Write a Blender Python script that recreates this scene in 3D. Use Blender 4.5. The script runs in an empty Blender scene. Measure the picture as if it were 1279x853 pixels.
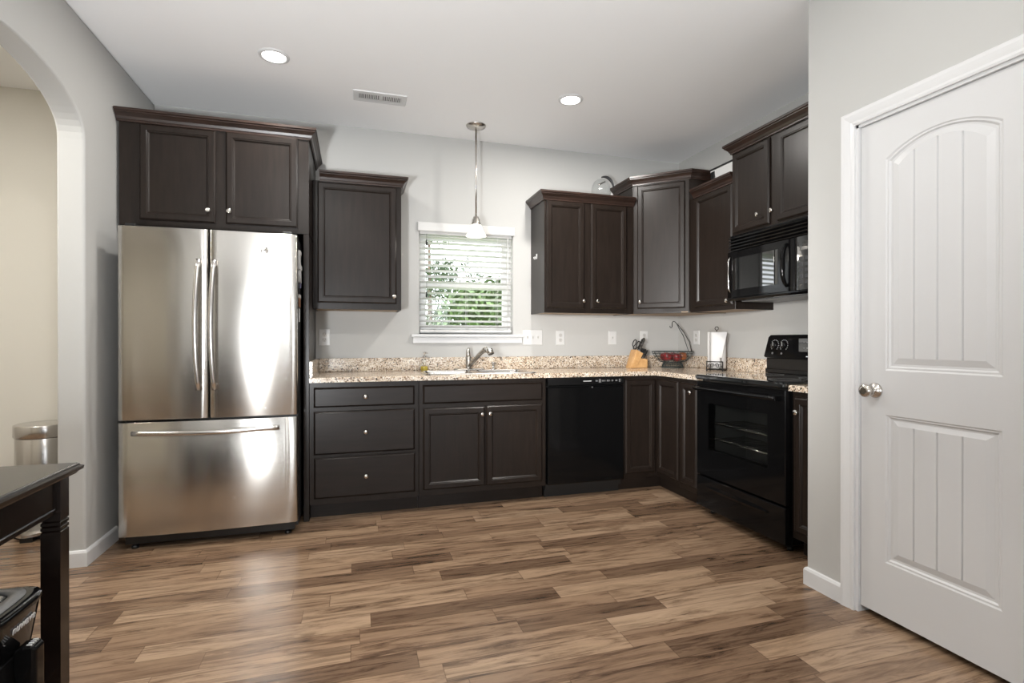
import bpy, bmesh, math, random
from math import sin, cos, pi, radians, sqrt
from mathutils import Vector, Matrix

random.seed(7)
S = bpy.context.scene
COL = S.collection

# ------------------------------------------------------------------ camera
cam_d = bpy.data.cameras.new('camera')
cam_d.sensor_width = 36.0
cam_d.lens = 653.76 / 1279 * 36.0
cam_d.clip_start = 0.05
cam = bpy.data.objects.new('camera', cam_d)
COL.objects.link(cam)
cam.location = (1.3178, -4.1643, 1.1519)
cam.rotation_euler = (pi / 2 - 0.0024, 0, -0.2921)
S.camera = cam

# ------------------------------------------------------------------ exposure, sky, sun
S.view_settings.view_transform = 'Standard'
S.view_settings.look = 'None'
S.view_settings.exposure = -0.07
S.view_settings.gamma = 1.0
S.view_settings.use_curve_mapping = False

W = 4.168          # x of the right wall (left wall is x = 0, back wall y = 0)
H = 2.774          # ceiling
XP = 3.365         # pantry wall face
YR = 6.8           # rear wall distance from the back wall

world = bpy.data.worlds.new('sky')
S.world = world
world.use_nodes = True
wn = world.node_tree.nodes
wl = world.node_tree.links
wn.clear()
wo = wn.new('ShaderNodeOutputWorld')
bg = wn.new('ShaderNodeBackground')
bg.inputs['Color'].default_value = (0.90, 0.95, 1.0, 1)
bg.inputs['Strength'].default_value = 6.2
wl.new(bg.outputs[0], wo.inputs[0])

def lamp(name, kind, loc, energy, color=(1, 1, 1), rot=(0, 0, 0), **kw):
    d = bpy.data.lights.new(name, kind)
    d.energy = energy
    d.color = color
    for k, v in kw.items():
        setattr(d, k, v)
    o = bpy.data.objects.new(name, d)
    o.location = loc
    o.rotation_euler = rot
    COL.objects.link(o)
    return o

sun = lamp('sun', 'SUN', (2, -3, 8), 5.0, (1, 0.95, 0.86), (radians(38), 0, radians(-25)), angle=radians(1))

# daylight through the unseen rear openings and the kitchen window
lamp('patio_daylight', 'AREA', (1.80, -YR - 0.14, 1.10), 1.0, (1, 1, 1), (pi / 2, 0, 0),
     shape='RECTANGLE', size=2.9, size_y=2.1).data.cycles.is_portal = True
lamp('window_daylight', 'AREA', (2.19, 0.16, 1.62), 1.0, (1, 1, 1), (-pi / 2, 0, 0),
     shape='RECTANGLE', size=0.8, size_y=0.82).data.cycles.is_portal = True

# added fill spot behind the camera, aimed up to brighten the ceiling
def aim(o, target):
    o.rotation_euler = (Vector(target) - Vector(o.location)).to_track_quat('-Z', 'Y').to_euler()
    return o
aim(lamp('ceiling_fill', 'SPOT', (0.50, -4.70, 0.80), 540.0, (0.95, 0.975, 1.0), spot_size=radians(100), spot_blend=1.0,
         shadow_soft_size=0.15), (1.60, -1.75, H))

# second added fill, an unseen soft spot that brightens the far right corner
aim(lamp('corner_fill', 'SPOT', (0.30, -4.45, 1.50), 800.0, (1, 0.975, 0.95), spot_size=radians(38), spot_blend=0.9,
         shadow_soft_size=0.22), (3.62, -0.35, 1.12))

# ------------------------------------------------------------------ materials
def new_mat(name):
    m = bpy.data.materials.new(name)
    m.use_nodes = True
    nt = m.node_tree
    b = nt.nodes['Principled BSDF']
    return m, nt, b

def node(nt, t, **kw):
    n = nt.nodes.new(t)
    for k, v in kw.items():
        if hasattr(n, k):
            setattr(n, k, v)
        else:
            n.inputs[k].default_value = v
    return n

def setc(s, c):
    s.default_value = (c[0], c[1], c[2], 1)

def coords(nt, scale=(1, 1, 1)):
    tc = node(nt, 'ShaderNodeTexCoord')
    mp = node(nt, 'ShaderNodeMapping')
    mp.inputs['Scale'].default_value = scale
    nt.links.new(tc.outputs['Object'], mp.inputs['Vector'])
    return mp.outputs['Vector']

def ramp(nt, fac, stops, interp='LINEAR'):
    r = nt.nodes.new('ShaderNodeValToRGB')
    r.color_ramp.interpolation = interp
    el = r.color_ramp.elements
    while len(el) < len(stops):
        el.new(0.5)
    for e, (p, c) in zip(el, stops):
        e.position = p
        e.color = (c[0], c[1], c[2], 1)
    nt.links.new(fac, r.inputs['Fac'])
    return r.outputs['Color']

def simple(name, col, rough=0.5, metal=0.0, spec=0.5, noise=0.0, nscale=8.0, bump=0.0, bscale=200.0, coat=0.0):
    m, nt, b = new_mat(name)
    setc(b.inputs['Base Color'], col)
    b.inputs['Roughness'].default_value = rough
    b.inputs['Metallic'].default_value = metal
    b.inputs['Specular IOR Level'].default_value = spec
    b.inputs['Coat Weight'].default_value = coat
    b.inputs['Coat Roughness'].default_value = 0.05
    v = coords(nt)
    if noise > 0:
        n = node(nt, 'ShaderNodeTexNoise')
        n.inputs['Scale'].default_value = nscale
        n.inputs['Detail'].default_value = 4
        nt.links.new(v, n.inputs['Vector'])
        lo = tuple(max(0, c * (1 - noise)) for c in col)
        hi = tuple(min(1, c * (1 + noise)) for c in col)
        nt.links.new(ramp(nt, n.outputs['Fac'], [(0.3, lo), (0.7, hi)]), b.inputs['Base Color'])
    if bump > 0:
        n = node(nt, 'ShaderNodeTexNoise')
        n.inputs['Scale'].default_value = bscale
        nt.links.new(v, n.inputs['Vector'])
        bp = node(nt, 'ShaderNodeBump')
        bp.inputs['Strength'].default_value = bump
        bp.inputs['Distance'].default_value = 0.002
        nt.links.new(n.outputs['Fac'], bp.inputs['Height'])
        nt.links.new(bp.outputs['Normal'], b.inputs['Normal'])
    return m

def emit(name, col, strength):
    m, nt, b = new_mat(name)
    setc(b.inputs['Base Color'], col)
    setc(b.inputs['Emission Color'], col)
    b.inputs['Emission Strength'].default_value = strength
    return m

def wood(name, c0, c1, rough, scale, spec=0.5, bump=0.05):
    """fine grained wood, grain along z by default (scale stretches it)"""
    m, nt, b = new_mat(name)
    v = coords(nt, scale)
    n = node(nt, 'ShaderNodeTexNoise')
    n.inputs['Scale'].default_value = 6
    n.inputs['Detail'].default_value = 8
    n.inputs['Roughness'].default_value = 0.6
    nt.links.new(v, n.inputs['Vector'])
    nt.links.new(ramp(nt, n.outputs['Fac'], [(0.3, c0), (0.72, c1)]), b.inputs['Base Color'])
    b.inputs['Roughness'].default_value = rough
    b.inputs['Specular IOR Level'].default_value = spec
    bp = node(nt, 'ShaderNodeBump')
    bp.inputs['Strength'].default_value = bump
    bp.inputs['Distance'].default_value = 0.002
    nt.links.new(n.outputs['Fac'], bp.inputs['Height'])
    nt.links.new(bp.outputs['Normal'], b.inputs['Normal'])
    return m

def steel_brushed(name, col, rough, aniso):
    m, nt, b = new_mat(name)
    b.inputs['Metallic'].default_value = 1.0
    setc(b.inputs['Base Color'], col)
    b.inputs['Roughness'].default_value = rough
    b.inputs['Anisotropic'].default_value = aniso
    t = node(nt, 'ShaderNodeTangent')
    t.direction_type = 'RADIAL'
    t.axis = 'Z'
    nt.links.new(t.outputs[0], b.inputs['Tangent'])
    b.inputs['Anisotropic Rotation'].default_value = 0.25
    v = coords(nt, (3, 3, 700))
    n = node(nt, 'ShaderNodeTexNoise')
    n.inputs['Scale'].default_value = 1.0
    n.inputs['Detail'].default_value = 3
    nt.links.new(v, n.inputs['Vector'])
    mr = node(nt, 'ShaderNodeMapRange')
    mr.inputs['To Min'].default_value = rough - 0.03
    mr.inputs['To Max'].default_value = rough + 0.04
    nt.links.new(n.outputs['Fac'], mr.inputs['Value'])
    nt.links.new(mr.outputs[0], b.inputs['Roughness'])
    return m

def granite(name):
    m, nt, b = new_mat(name)
    v = coords(nt)
    vo = node(nt, 'ShaderNodeTexVoronoi')
    vo.inputs['Scale'].default_value = 145
    nt.links.new(v, vo.inputs['Vector'])
    sep = node(nt, 'ShaderNodeSeparateColor')
    nt.links.new(vo.outputs['Color'], sep.inputs[0])
    base = ramp(nt, sep.outputs[0], [(0.0, (0.035, 0.03, 0.028)), (0.06, (0.20, 0.135, 0.09)), (0.14, (0.42, 0.33, 0.25)),
                                     (0.30, (0.60, 0.52, 0.42)), (0.55, (0.70, 0.63, 0.53)), (0.80, (0.82, 0.78, 0.72)),
                                     (0.955, (0.36, 0.34, 0.32))], 'CONSTANT')
    n2 = node(nt, 'ShaderNodeTexNoise')
    n2.inputs['Scale'].default_value = 22
    n2.inputs['Detail'].default_value = 5
    nt.links.new(v, n2.inputs['Vector'])
    warm = ramp(nt, n2.outputs['Fac'], [(0.35, (0.80, 0.72, 0.64)), (0.65, (1.0, 0.98, 0.95))])
    mx = node(nt, 'ShaderNodeMix', data_type='RGBA', blend_type='MULTIPLY')
    mx.inputs[0].default_value = 1.0
    nt.links.new(base, mx.inputs[6])
    nt.links.new(warm, mx.inputs[7])
    nt.links.new(mx.outputs[2], b.inputs['Base Color'])
    b.inputs['Roughness'].default_value = 0.16
    return m

def math_n(nt, op, a, bb=None):
    n = nt.nodes.new('ShaderNodeMath')
    n.operation = op
    for i, x in enumerate((a, bb)):
        if x is None:
            continue
        if isinstance(x, (int, float)):
            n.inputs[i].default_value = x
        else:
            nt.links.new(x, n.inputs[i])
    return n.outputs[0]

def laminate(name):
    """strip laminate: 68 mm strips running along x, random lengths, each strip its own tone and grain"""
    m, nt, b = new_mat(name)
    tc = node(nt, 'ShaderNodeTexCoord')
    sp = node(nt, 'ShaderNodeSeparateXYZ')
    nt.links.new(tc.outputs['Object'], sp.inputs[0])
    x, y = sp.outputs[0], sp.outputs[1]
    r = math_n(nt, 'DIVIDE', y, 0.107)
    row = math_n(nt, 'FLOOR', r)
    fr = math_n(nt, 'FRACT', r)
    wn1 = node(nt, 'ShaderNodeTexWhiteNoise', noise_dimensions='1D')
    nt.links.new(row, wn1.inputs['W'])
    ln = math_n(nt, 'ADD', math_n(nt, 'MULTIPLY', wn1.outputs['Value'], 0.40), 0.50)
    off = math_n(nt, 'MULTIPLY', wn1.outputs['Value'], 37.3)
    c = math_n(nt, 'DIVIDE', math_n(nt, 'ADD', x, off), ln)
    colm = math_n(nt, 'FLOOR', c)
    fc = math_n(nt, 'FRACT', c)
    cv = node(nt, 'ShaderNodeCombineXYZ')
    nt.links.new(row, cv.inputs[0])
    nt.links.new(colm, cv.inputs[1])
    wn2 = node(nt, 'ShaderNodeTexWhiteNoise', noise_dimensions='3D')
    nt.links.new(cv.outputs[0], wn2.inputs['Vector'])
    tone = ramp(nt, wn2.outputs['Value'], [(0.0, (0.150, 0.094, 0.059)), (0.14, (0.195, 0.125, 0.079)), (0.28, (0.25, 0.163, 0.104)),
                                           (0.55, (0.29, 0.193, 0.124)), (0.8, (0.325, 0.221, 0.143)), (1.0, (0.37, 0.260, 0.174))])
    # grain, stretched along x and shifted strip by strip
    gv = node(nt, 'ShaderNodeCombineXYZ')
    nt.links.new(math_n(nt, 'MULTIPLY', x, 2.0), gv.inputs[0])
    nt.links.new(math_n(nt, 'MULTIPLY', y, 17.0), gv.inputs[1])
    nt.links.new(math_n(nt, 'MULTIPLY', wn2.outputs['Value'], 61.0), gv.inputs[2])
    g = node(nt, 'ShaderNodeTexNoise')
    g.inputs['Scale'].default_value = 1.5
    g.inputs['Detail'].default_value = 9
    g.inputs['Roughness'].default_value = 0.68
    g.inputs['Distortion'].default_value = 0.8
    nt.links.new(gv.outputs[0], g.inputs['Vector'])
    grain = ramp(nt, g.outputs['Fac'], [(0.31, (0.22, 0.19, 0.17)), (0.42, (0.66, 0.62, 0.59)), (0.52, (0.98, 0.97, 0.96)), (0.68, (1.20, 1.19, 1.17))])
    mx = node(nt, 'ShaderNodeMix', data_type='RGBA', blend_type='MULTIPLY')
    mx.inputs[0].default_value = 1.0
    nt.links.new(tone, mx.inputs[6])
    nt.links.new(grain, mx.inputs[7])
    # dark charcoal figure on some strips
    g2 = node(nt, 'ShaderNodeTexNoise')
    g2.inputs['Scale'].default_value = 1.0
    g2.inputs['Detail'].default_value = 10
    g2.inputs['Roughness'].default_value = 0.72
    g2.inputs['Distortion'].default_value = 1.2
    gv2 = node(nt, 'ShaderNodeCombineXYZ')
    nt.links.new(math_n(nt, 'MULTIPLY', x, 1.7), gv2.inputs[0])
    nt.links.new(math_n(nt, 'MULTIPLY', y, 24.0), gv2.inputs[1])
    nt.links.new(math_n(nt, 'MULTIPLY', wn2.outputs['Value'], 83.0), gv2.inputs[2])
    nt.links.new(gv2.outputs[0], g2.inputs['Vector'])
    # contour-like dark lines following the figure, only on some strips
    lines_ = ramp(nt, g2.outputs['Fac'], [(0.36, (0.60, 0.56, 0.53)), (0.44, (1, 1, 1)), (0.515, (1, 1, 1)), (0.56, (0.42, 0.37, 0.34)), (0.61, (0.25, 0.22, 0.21)), (0.68, (0.55, 0.52, 0.50))])
    wn3 = node(nt, 'ShaderNodeTexWhiteNoise', noise_dimensions='3D')
    cv3 = node(nt, 'ShaderNodeVectorMath', operation='ADD')
    cv3.inputs[1].default_value = (13.3, 7.7, 3.1)
    nt.links.new(cv.outputs[0], cv3.inputs[0])
    nt.links.new(cv3.outputs[0], wn3.inputs['Vector'])
    pick = math_n(nt, 'POWER', wn3.outputs['Value'], 0.9)
    figm = node(nt, 'ShaderNodeMix', data_type='RGBA')
    nt.links.new(pick, figm.inputs[0])
    figm.inputs[6].default_value = (1, 1, 1, 1)
    nt.links.new(lines_, figm.inputs[7])
    fig = figm.outputs[2]
    mx2 = node(nt, 'ShaderNodeMix', data_type='RGBA', blend_type='MULTIPLY')
    mx2.inputs[0].default_value = 0.85
    nt.links.new(mx.outputs[2], mx2.inputs[6])
    nt.links.new(fig, mx2.inputs[7])
    # joints
    e1 = math_n(nt, 'MINIMUM', fr, math_n(nt, 'SUBTRACT', 1.0, fr))
    e2 = math_n(nt, 'MULTIPLY', math_n(nt, 'MINIMUM', fc, math_n(nt, 'SUBTRACT', 1.0, fc)), 7.5)
    e = math_n(nt, 'MINIMUM', e1, e2)
    joint = ramp(nt, e, [(0.0, (0.5, 0.47, 0.45)), (0.025, (1, 1, 1))])
    mx3 = node(nt, 'ShaderNodeMix', data_type='RGBA', blend_type='MULTIPLY')
    mx3.inputs[0].default_value = 1.0
    nt.links.new(mx2.outputs[2], mx3.inputs[6])
    nt.links.new(joint, mx3.inputs[7])
    nt.links.new(mx3.outputs[2], b.inputs['Base Color'])
    b.inputs['Roughness'].default_value = 0.27
    bp = node(nt, 'ShaderNodeBump')
    bp.inputs['Strength'].default_value = 0.12
    bp.inputs['Distance'].default_value = 0.002
    nt.links.new(g.outputs['Fac'], bp.inputs['Height'])
    nt.links.new(bp.outputs['Normal'], b.inputs['Normal'])
    return m

def glass(name, col=(1, 1, 1), rough=0.0, alpha_mix=0.12):
    """thin pane: mostly transparent, a little mirror at grazing angles"""
    m = bpy.data.materials.new(name)
    m.use_nodes = True
    nt = m.node_tree
    nt.nodes.clear()
    o = nt.nodes.new('ShaderNodeOutputMaterial')
    t = nt.nodes.new('ShaderNodeBsdfTransparent')
    setc(t.inputs['Color'], col)
    g = nt.nodes.new('ShaderNodeBsdfGlossy')
    g.inputs['Roughness'].default_value = rough
    f = nt.nodes.new('ShaderNodeFresnel')
    ge = nt.nodes.new('ShaderNodeNewGeometry')
    ir = nt.nodes.new('ShaderNodeMapRange')      # same mirror share from both sides of the pane
    ir.inputs['To Min'].default_value = 1.45
    ir.inputs['To Max'].default_value = 1 / 1.45
    nt.links.new(ge.outputs['Backfacing'], ir.inputs['Value'])
    nt.links.new(ir.outputs[0], f.inputs['IOR'])
    mx = nt.nodes.new('ShaderNodeMixShader')
    nt.links.new(f.outputs[0], mx.inputs[0])
    nt.links.new(t.outputs[0], mx.inputs[1])
    nt.links.new(g.outputs[0], mx.inputs[2])
    nt.links.new(mx.outputs[0], o.inputs[0])
    return m

M = {}
M['wall'] = simple('wall_paint', (0.475, 0.472, 0.455), 0.75, bump=0.04, bscale=260)
M['ceil'] = simple('ceiling_paint', (0.92, 0.92, 0.92), 0.9, bump=0.06, bscale=160)
M['hall'] = simple('hall_paint', (0.74, 0.72, 0.66), 0.8)
M['trim'] = simple('trim_white', (0.66, 0.66, 0.66), 0.35)
M['door'] = simple('door_white', (0.60, 0.60, 0.60), 0.38, bump=0.03, bscale=120)
M['floor'] = laminate('strip_laminate')
M['esp'] = wood('espresso_wood', (0.0105, 0.0072, 0.0055), (0.019, 0.013, 0.010), 0.33, (7, 7, 0.7), 0.28)
M['esph'] = wood('espresso_wood_crosswise', (0.0105, 0.0072, 0.0055), (0.018, 0.0125, 0.010), 0.33, (0.7, 0.7, 7), 0.28)
M['crown'] = wood('espresso_crown', (0.016, 0.0095, 0.007), (0.042, 0.022, 0.016), 0.30, (1, 1, 6))
M['rawply'] = wood('unfinished_plywood', (0.30, 0.21, 0.13), (0.42, 0.31, 0.21), 0.6, (1, 6, 6))
M['granite'] = granite('speckled_granite')
M['steel'] = steel_brushed('brushed_stainless', (0.60, 0.58, 0.545), 0.20, 0.96)
M['steel2'] = simple('satin_steel', (0.62, 0.60, 0.58), 0.22, 1.0)
M['chrome'] = simple('polished_nickel', (0.72, 0.70, 0.67), 0.12, 1.0)
M['nickel'] = simple('brushed_nickel', (0.55, 0.52, 0.48), 0.25, 1.0)
M['black'] = simple('gloss_black', (0.004, 0.004, 0.0042), 0.09, spec=0.22)
M['blackm'] = simple('satin_black', (0.010, 0.010, 0.010), 0.38)
M['blacksteel'] = simple('black_enamel', (0.005, 0.005, 0.0053), 0.20, spec=0.3)
M['darkglass'] = simple('dark_glass', (0.010, 0.011, 0.011), 0.02, spec=1.0, coat=0.8)
M['ovenglass'] = glass('oven_window_glass', (0.72, 0.73, 0.72))
M['charcoal'] = simple('charcoal_enamel', (0.03, 0.03, 0.032), 0.4)
M['iron'] = simple('black_iron', (0.012, 0.012, 0.012), 0.4)
M['white'] = simple('white_plastic', (0.64, 0.64, 0.63), 0.35)
M['offwhite'] = simple('ivory_plastic', (0.54, 0.53, 0.51), 0.4)
M['mark'] = simple('pale_print', (0.62, 0.62, 0.62), 0.5)
M['markd'] = simple('dark_print', (0.10, 0.10, 0.10), 0.5)
M['blind'] = simple('blind_slat_white', (0.66, 0.655, 0.64), 0.45)
M['vinyl'] = simple('window_vinyl', (0.66, 0.66, 0.645), 0.4)
M['glass'] = glass('window_glass')
M['paper'] = simple('paper_towel_white', (0.64, 0.635, 0.63), 0.9, bump=0.25, bscale=150)
M['block'] = wood('beech_block', (0.50, 0.27, 0.10), (0.66, 0.40, 0.18), 0.4, (4, 4, 4))
M['apple'] = simple('apple_skin', (0.22, 0.018, 0.02), 0.28, noise=0.55, nscale=14)
M['stem'] = simple('apple_stem', (0.06, 0.04, 0.02), 0.7)
M['greenwire'] = simple('grey_green_wire', (0.03, 0.045, 0.045), 0.4)
M['soap'] = simple('yellow_soap', (0.55, 0.42, 0.06), 0.1)
M['clear'] = glass('clear_glass', (0.96, 0.97, 0.97))
M['table'] = wood('dark_table_wood', (0.006, 0.004, 0.0035), (0.013, 0.008, 0.006), 0.22, (1, 6, 1))
M['rubber'] = simple('black_rubber', (0.015, 0.015, 0.015), 0.7)
M['photo'] = simple('brown_photo', (0.28, 0.13, 0.07), 0.4, noise=0.7, nscale=90)
M['blue'] = simple('slate_blue_plastic', (0.12, 0.12, 0.20), 0.4)
M['bulb'] = emit('lit_lens', (1.0, 0.97, 0.92), 14.0)
M['shade'] = emit('lit_frosted_glass', (1.0, 0.95, 0.88), 0.75)
M['floral'] = simple('patterned_cover', (0.16, 0.15, 0.14), 0.25, noise=0.9, nscale=55)
M['leaf'] = simple('leaf_green', (0.055, 0.10, 0.022), 0.5, noise=0.55, nscale=4)
M['leafd'] = simple('leaf_dark_green', (0.045, 0.075, 0.03), 0.5, noise=0.4, nscale=4)
M['leafp'] = simple('leaf_pale_green', (0.12, 0.14, 0.10), 0.5, noise=0.4, nscale=4)
M['bark'] = simple('bark', (0.10, 0.07, 0.05), 0.9, noise=0.3)
M['grass'] = simple('lawn_grass', (0.10, 0.18, 0.04), 0.9, noise=0.4, nscale=5)
M['dark'] = simple('dark_void', (0.01, 0.01, 0.01), 0.8)
M['cavity'] = simple('grey_enamel', (0.055, 0.055, 0.055), 0.4)
M['grey'] = simple('grey_plastic', (0.16, 0.16, 0.16), 0.35)

# ------------------------------------------------------------------ mesh builder
def TB(a, d, z):            # back wall: a along the wall, d out from the wall
    return Vector((a, -d, z))
def TR(a, d, z):            # right wall: a = distance from the back wall
    return Vector((W - d, -a, z))
def frameT(ox, oY, ux, uY):  # plan frame at (ox, oY), u along, outwards = left normal
    nx, nY = -uY, ux
    def T(a, d, z):
        return Vector((ox + a * ux + d * nx, -(oY + a * uY + d * nY), z))
    return T

class MB:
    def __init__(self, T=TB):
        self.bm = bmesh.new()
        self.T = T

    def v(self, p):
        return self.bm.verts.new(self.T(*p))

    def box(self, a0, a1, d0, d1, z0, z1):
        vs = [self.v((a, d, z)) for z in (z0, z1) for d in (d0, d1) for a in (a0, a1)]
        for f in ((0, 1, 3, 2), (4, 6, 7, 5), (0, 4, 5, 1), (2, 3, 7, 6), (0, 2, 6, 4), (1, 5, 7, 3)):
            self.bm.faces.new([vs[i] for i in f])
        return self

    def loft(self, rings, cap0=True, cap1=True, closed=True, smooth=False):
        vr = [[self.v(p) for p in r] for r in rings]
        n = len(vr[0])
        for r0, r1 in zip(vr, vr[1:]):
            for i in range(n if closed else n - 1):
                j = (i + 1) % n
                try:
                    f = self.bm.faces.new((r0[i], r0[j], r1[j], r1[i]))
                    f.smooth = smooth
                except ValueError:
                    pass
        if cap0 and n > 2:
            self.bm.faces.new(list(reversed(vr[0])))
        if cap1 and n > 2:
            self.bm.faces.new(vr[-1])
        return self

    def rect(self, a0, a1, z0, z1, prof):
        """rectangular front lofted through (inset, d) rings; first ring and last ring capped"""
        return self.loft([[(a0 + i, d, z0 + i), (a1 - i, d, z0 + i), (a1 - i, d, z1 - i), (a0 + i, d, z1 - i)] for i, d in prof])

    def bbox(self, a0, a1, d0, d1, z0, z1, b=0.004):
        """box with softened edges (all round)"""
        def ring(d, i):
            return [(a0 + i, d, z0 + i), (a1 - i, d, z0 + i), (a1 - i, d, z1 - i), (a0 + i, d, z1 - i)]
        return self.loft([ring(d0, b), ring(d0 + b, 0), ring(d1 - b, 0), ring(d1, b)])

    def prism(self, poly, axis, lo, hi):
        """poly of 2D points extruded along 'a', 'd' or 'z'"""
        def P(p, t):
            if axis == 'a':
                return (t, p[0], p[1])
            if axis == 'd':
                return (p[0], t, p[1])
            return (p[0], p[1], t)
        return self.loft([[P(p, lo) for p in poly], [P(p, hi) for p in poly]])

    def tube(self, pts, r, seg=10, smooth=True, cap=True):
        """round bar through points given in local coordinates; r number or list"""
        pts = [Vector(p) for p in pts]
        rs = r if isinstance(r, (list, tuple)) else [r] * len(pts)
        rings = []
        up = None
        for i, p in enumerate(pts):
            t = (pts[min(i + 1, len(pts) - 1)] - pts[max(i - 1, 0)]).normalized()
            if up is None:
                up = Vector((0, 0, 1)) if abs(t.z) < 0.9 else Vector((1, 0, 0))
            s = t.cross(up)
            if s.length < 1e-6:
                s = t.orthogonal()
            s.normalize()
            up = s.cross(t).normalized()
            rings.append([tuple(p + (s * cos(2 * pi * k / seg) + up * sin(2 * pi * k / seg)) * rs[i]) for k in range(seg)])
        return self.loft(rings, cap, cap, True, smooth)

    def lathe(self, c, prof, axis='z', seg=24, cap0=True, cap1=True, smooth=True):
        """profile of (radius, height) turned about an axis through c"""
        rings = []
        for r, h in prof:
            ring = []
            for k in range(seg):
                u, w = r * cos(2 * pi * k / seg), r * sin(2 * pi * k / seg)
                if axis == 'z':
                    ring.append((c[0] + u, c[1] + w, c[2] + h))
                elif axis == 'd':
                    ring.append((c[0] + u, c[1] + h, c[2] + w))
                else:
                    ring.append((c[0] + h, c[1] + u, c[2] + w))
            rings.append(ring)
        return self.loft(rings, cap0, cap1, True, smooth)

    def sphere(self, c, r, seg=16, sq=(1, 1, 1)):
        n = seg // 2
        rings = []
        for i in range(n + 1):
            t = pi * i / n
            rr = max(sin(t), 0.02)
            rings.append([(c[0] + r * sq[0] * rr * cos(2 * pi * k / seg), c[1] + r * sq[1] * rr * sin(2 * pi * k / seg), c[2] - r * sq[2] * cos(t)) for k in range(seg)])
        return self.loft(rings, smooth=True)

    def fill(self, loops, axis, t):
        """flat face bounded by loops (first the outline, the rest holes)"""
        edges = []
        for lp in loops:
            vs = [self.v((t, p[0], p[1]) if axis == 'a' else (p[0], t, p[1]) if axis == 'd' else (p[0], p[1], t)) for p in lp]
            for i in range(len(vs)):
                edges.append(self.bm.edges.new((vs[i], vs[(i + 1) % len(vs)])))
        bmesh.ops.triangle_fill(self.bm, use_beauty=True, use_dissolve=False, edges=edges)
        return self

    def build(self, name, mat, parent=None, **props):
        bm = self.bm
        bmesh.ops.remove_doubles(bm, verts=bm.verts, dist=1e-6)
        bmesh.ops.recalc_face_normals(bm, faces=bm.faces)
        me = bpy.data.meshes.new(name)
        off = root_loc(parent)
        if parent is None:
            xs = [v.co for v in bm.verts]
            off = Vector((sum(v.x for v in xs) / len(xs), sum(v.y for v in xs) / len(xs), min(v.z for v in xs)))
        for v in bm.verts:
            v.co -= off
        bm.to_mesh(me)
        bm.free()
        o = bpy.data.objects.new(name, me)
        COL.objects.link(o)
        if parent is None:
            o.location = off
        else:
            o.parent = parent
        me.materials.append(M[mat] if isinstance(mat, str) else mat)
        for k, v in props.items():
            o[k] = v
        return o

def root_loc(o):
    t = Vector((0, 0, 0))
    while o is not None:
        t += Vector(o.location)
        o = o.parent
    return t

def thing(name, label, cat, loc, group=None):
    """loc in (x, distance from back wall, z)"""
    o = bpy.data.objects.new(name, None)
    o.empty_display_size = 0.1
    o.location = (loc[0], -loc[1], loc[2])
    COL.objects.link(o)
    tag(o, label, cat, group)
    return o

def tag(o, label, cat, group=None):
    o['label'] = label
    o['category'] = cat
    if group:
        o['group'] = group
    return o

def struct(name, mb, mat, parent=None):
    o = mb.build(name, mat, parent)
    if parent is None:
        o['kind'] = 'structure'
    return o

def dup(root, offset, label, group=None):
    """copy of a thing with its parts and their sub-parts, moved by a blender-space offset"""
    r = root.copy()
    COL.objects.link(r)
    r.location = Vector(root.location) + Vector(offset)
    r['label'] = label
    if group:
        r['group'] = group
    for ch in list(root.children):
        c = ch.copy()
        COL.objects.link(c)
        c.parent = r
        for g in list(ch.children):
            e = g.copy()
            COL.objects.link(e)
            e.parent = c
    return r

def bevel(o, w, seg=2, ang=40):
    m = o.modifiers.new('soft_edges', 'BEVEL')
    m.width = w
    m.segments = seg
    m.limit_method = 'ANGLE'
    m.angle_limit = radians(ang)
    return o

def offset_path(pts, o, closed=False):
    n = len(pts)
    out = []
    for i in range(n):
        p = Vector(pts[i])
        a = Vector(pts[i]) - Vector(pts[i - 1]) if (i > 0 or closed) else None
        b = Vector(pts[(i + 1) % n]) - Vector(pts[i]) if (i < n - 1 or closed) else None
        na = Vector((-a.y, a.x)).normalized() if a is not None else None
        nb = Vector((-b.y, b.x)).normalized() if b is not None else None
        if na is None:
            d = nb
        elif nb is None:
            d = na
        else:
            d = (na + nb) / (1 + na.dot(nb))
        out.append(tuple(p + d * o))
    return out

def sweep(mb, pts, prof, z0, cap=True):
    """profile (out, up) run along a plan path; out is to the left of travel"""
    rings = [offset_path(pts, o) for o, u in prof]
    sec = []
    for i in range(len(pts)):
        sec.append([(rings[k][i][0], rings[k][i][1], z0 + prof[k][1]) for k in range(len(prof))])
    return mb.loft(sec, cap, cap)

def text_part(name, body, size, T, mat, parent, a, d, z, flip=False, depth=0.0006):
    """lettering on a front: built from a font, laid in the plane of T"""
    cu = bpy.data.curves.new(name, 'FONT')
    cu.body = body
    cu.size = size
    cu.extrude = depth
    cu.align_x = 'CENTER'
    cu.align_y = 'CENTER'
    ob = bpy.data.objects.new(name, cu)
    COL.objects.link(ob)
    bpy.context.view_layer.update()
    me = bpy.data.meshes.new_from_object(ob.evaluated_get(bpy.context.evaluated_depsgraph_get()))
    bpy.data.objects.remove(ob)
    off = root_loc(parent)
    for v in me.vertices:
        x, y, zz = v.co
        v.co = T(a + (-x if flip else x), d + zz, z + y) - off
    me.name = name
    o = bpy.data.objects.new(name, me)
    COL.objects.link(o)
    o.parent = parent
    me.materials.clear()
    me.materials.append(M[mat])
    return o

# ================================================================== SETTING
X0H = -1.75        # far side of the hall
XE = 5.2
f = MB()
f.box(X0H - 0.1, XE, -0.14, YR + 0.1, -0.12, 0.0)
struct('floor', f, 'floor')
f = MB()
f.box(X0H - 0.1, XE, -0.14, YR + 0.1, H, H + 0.12)
struct('ceiling', f, 'ceil')

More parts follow.
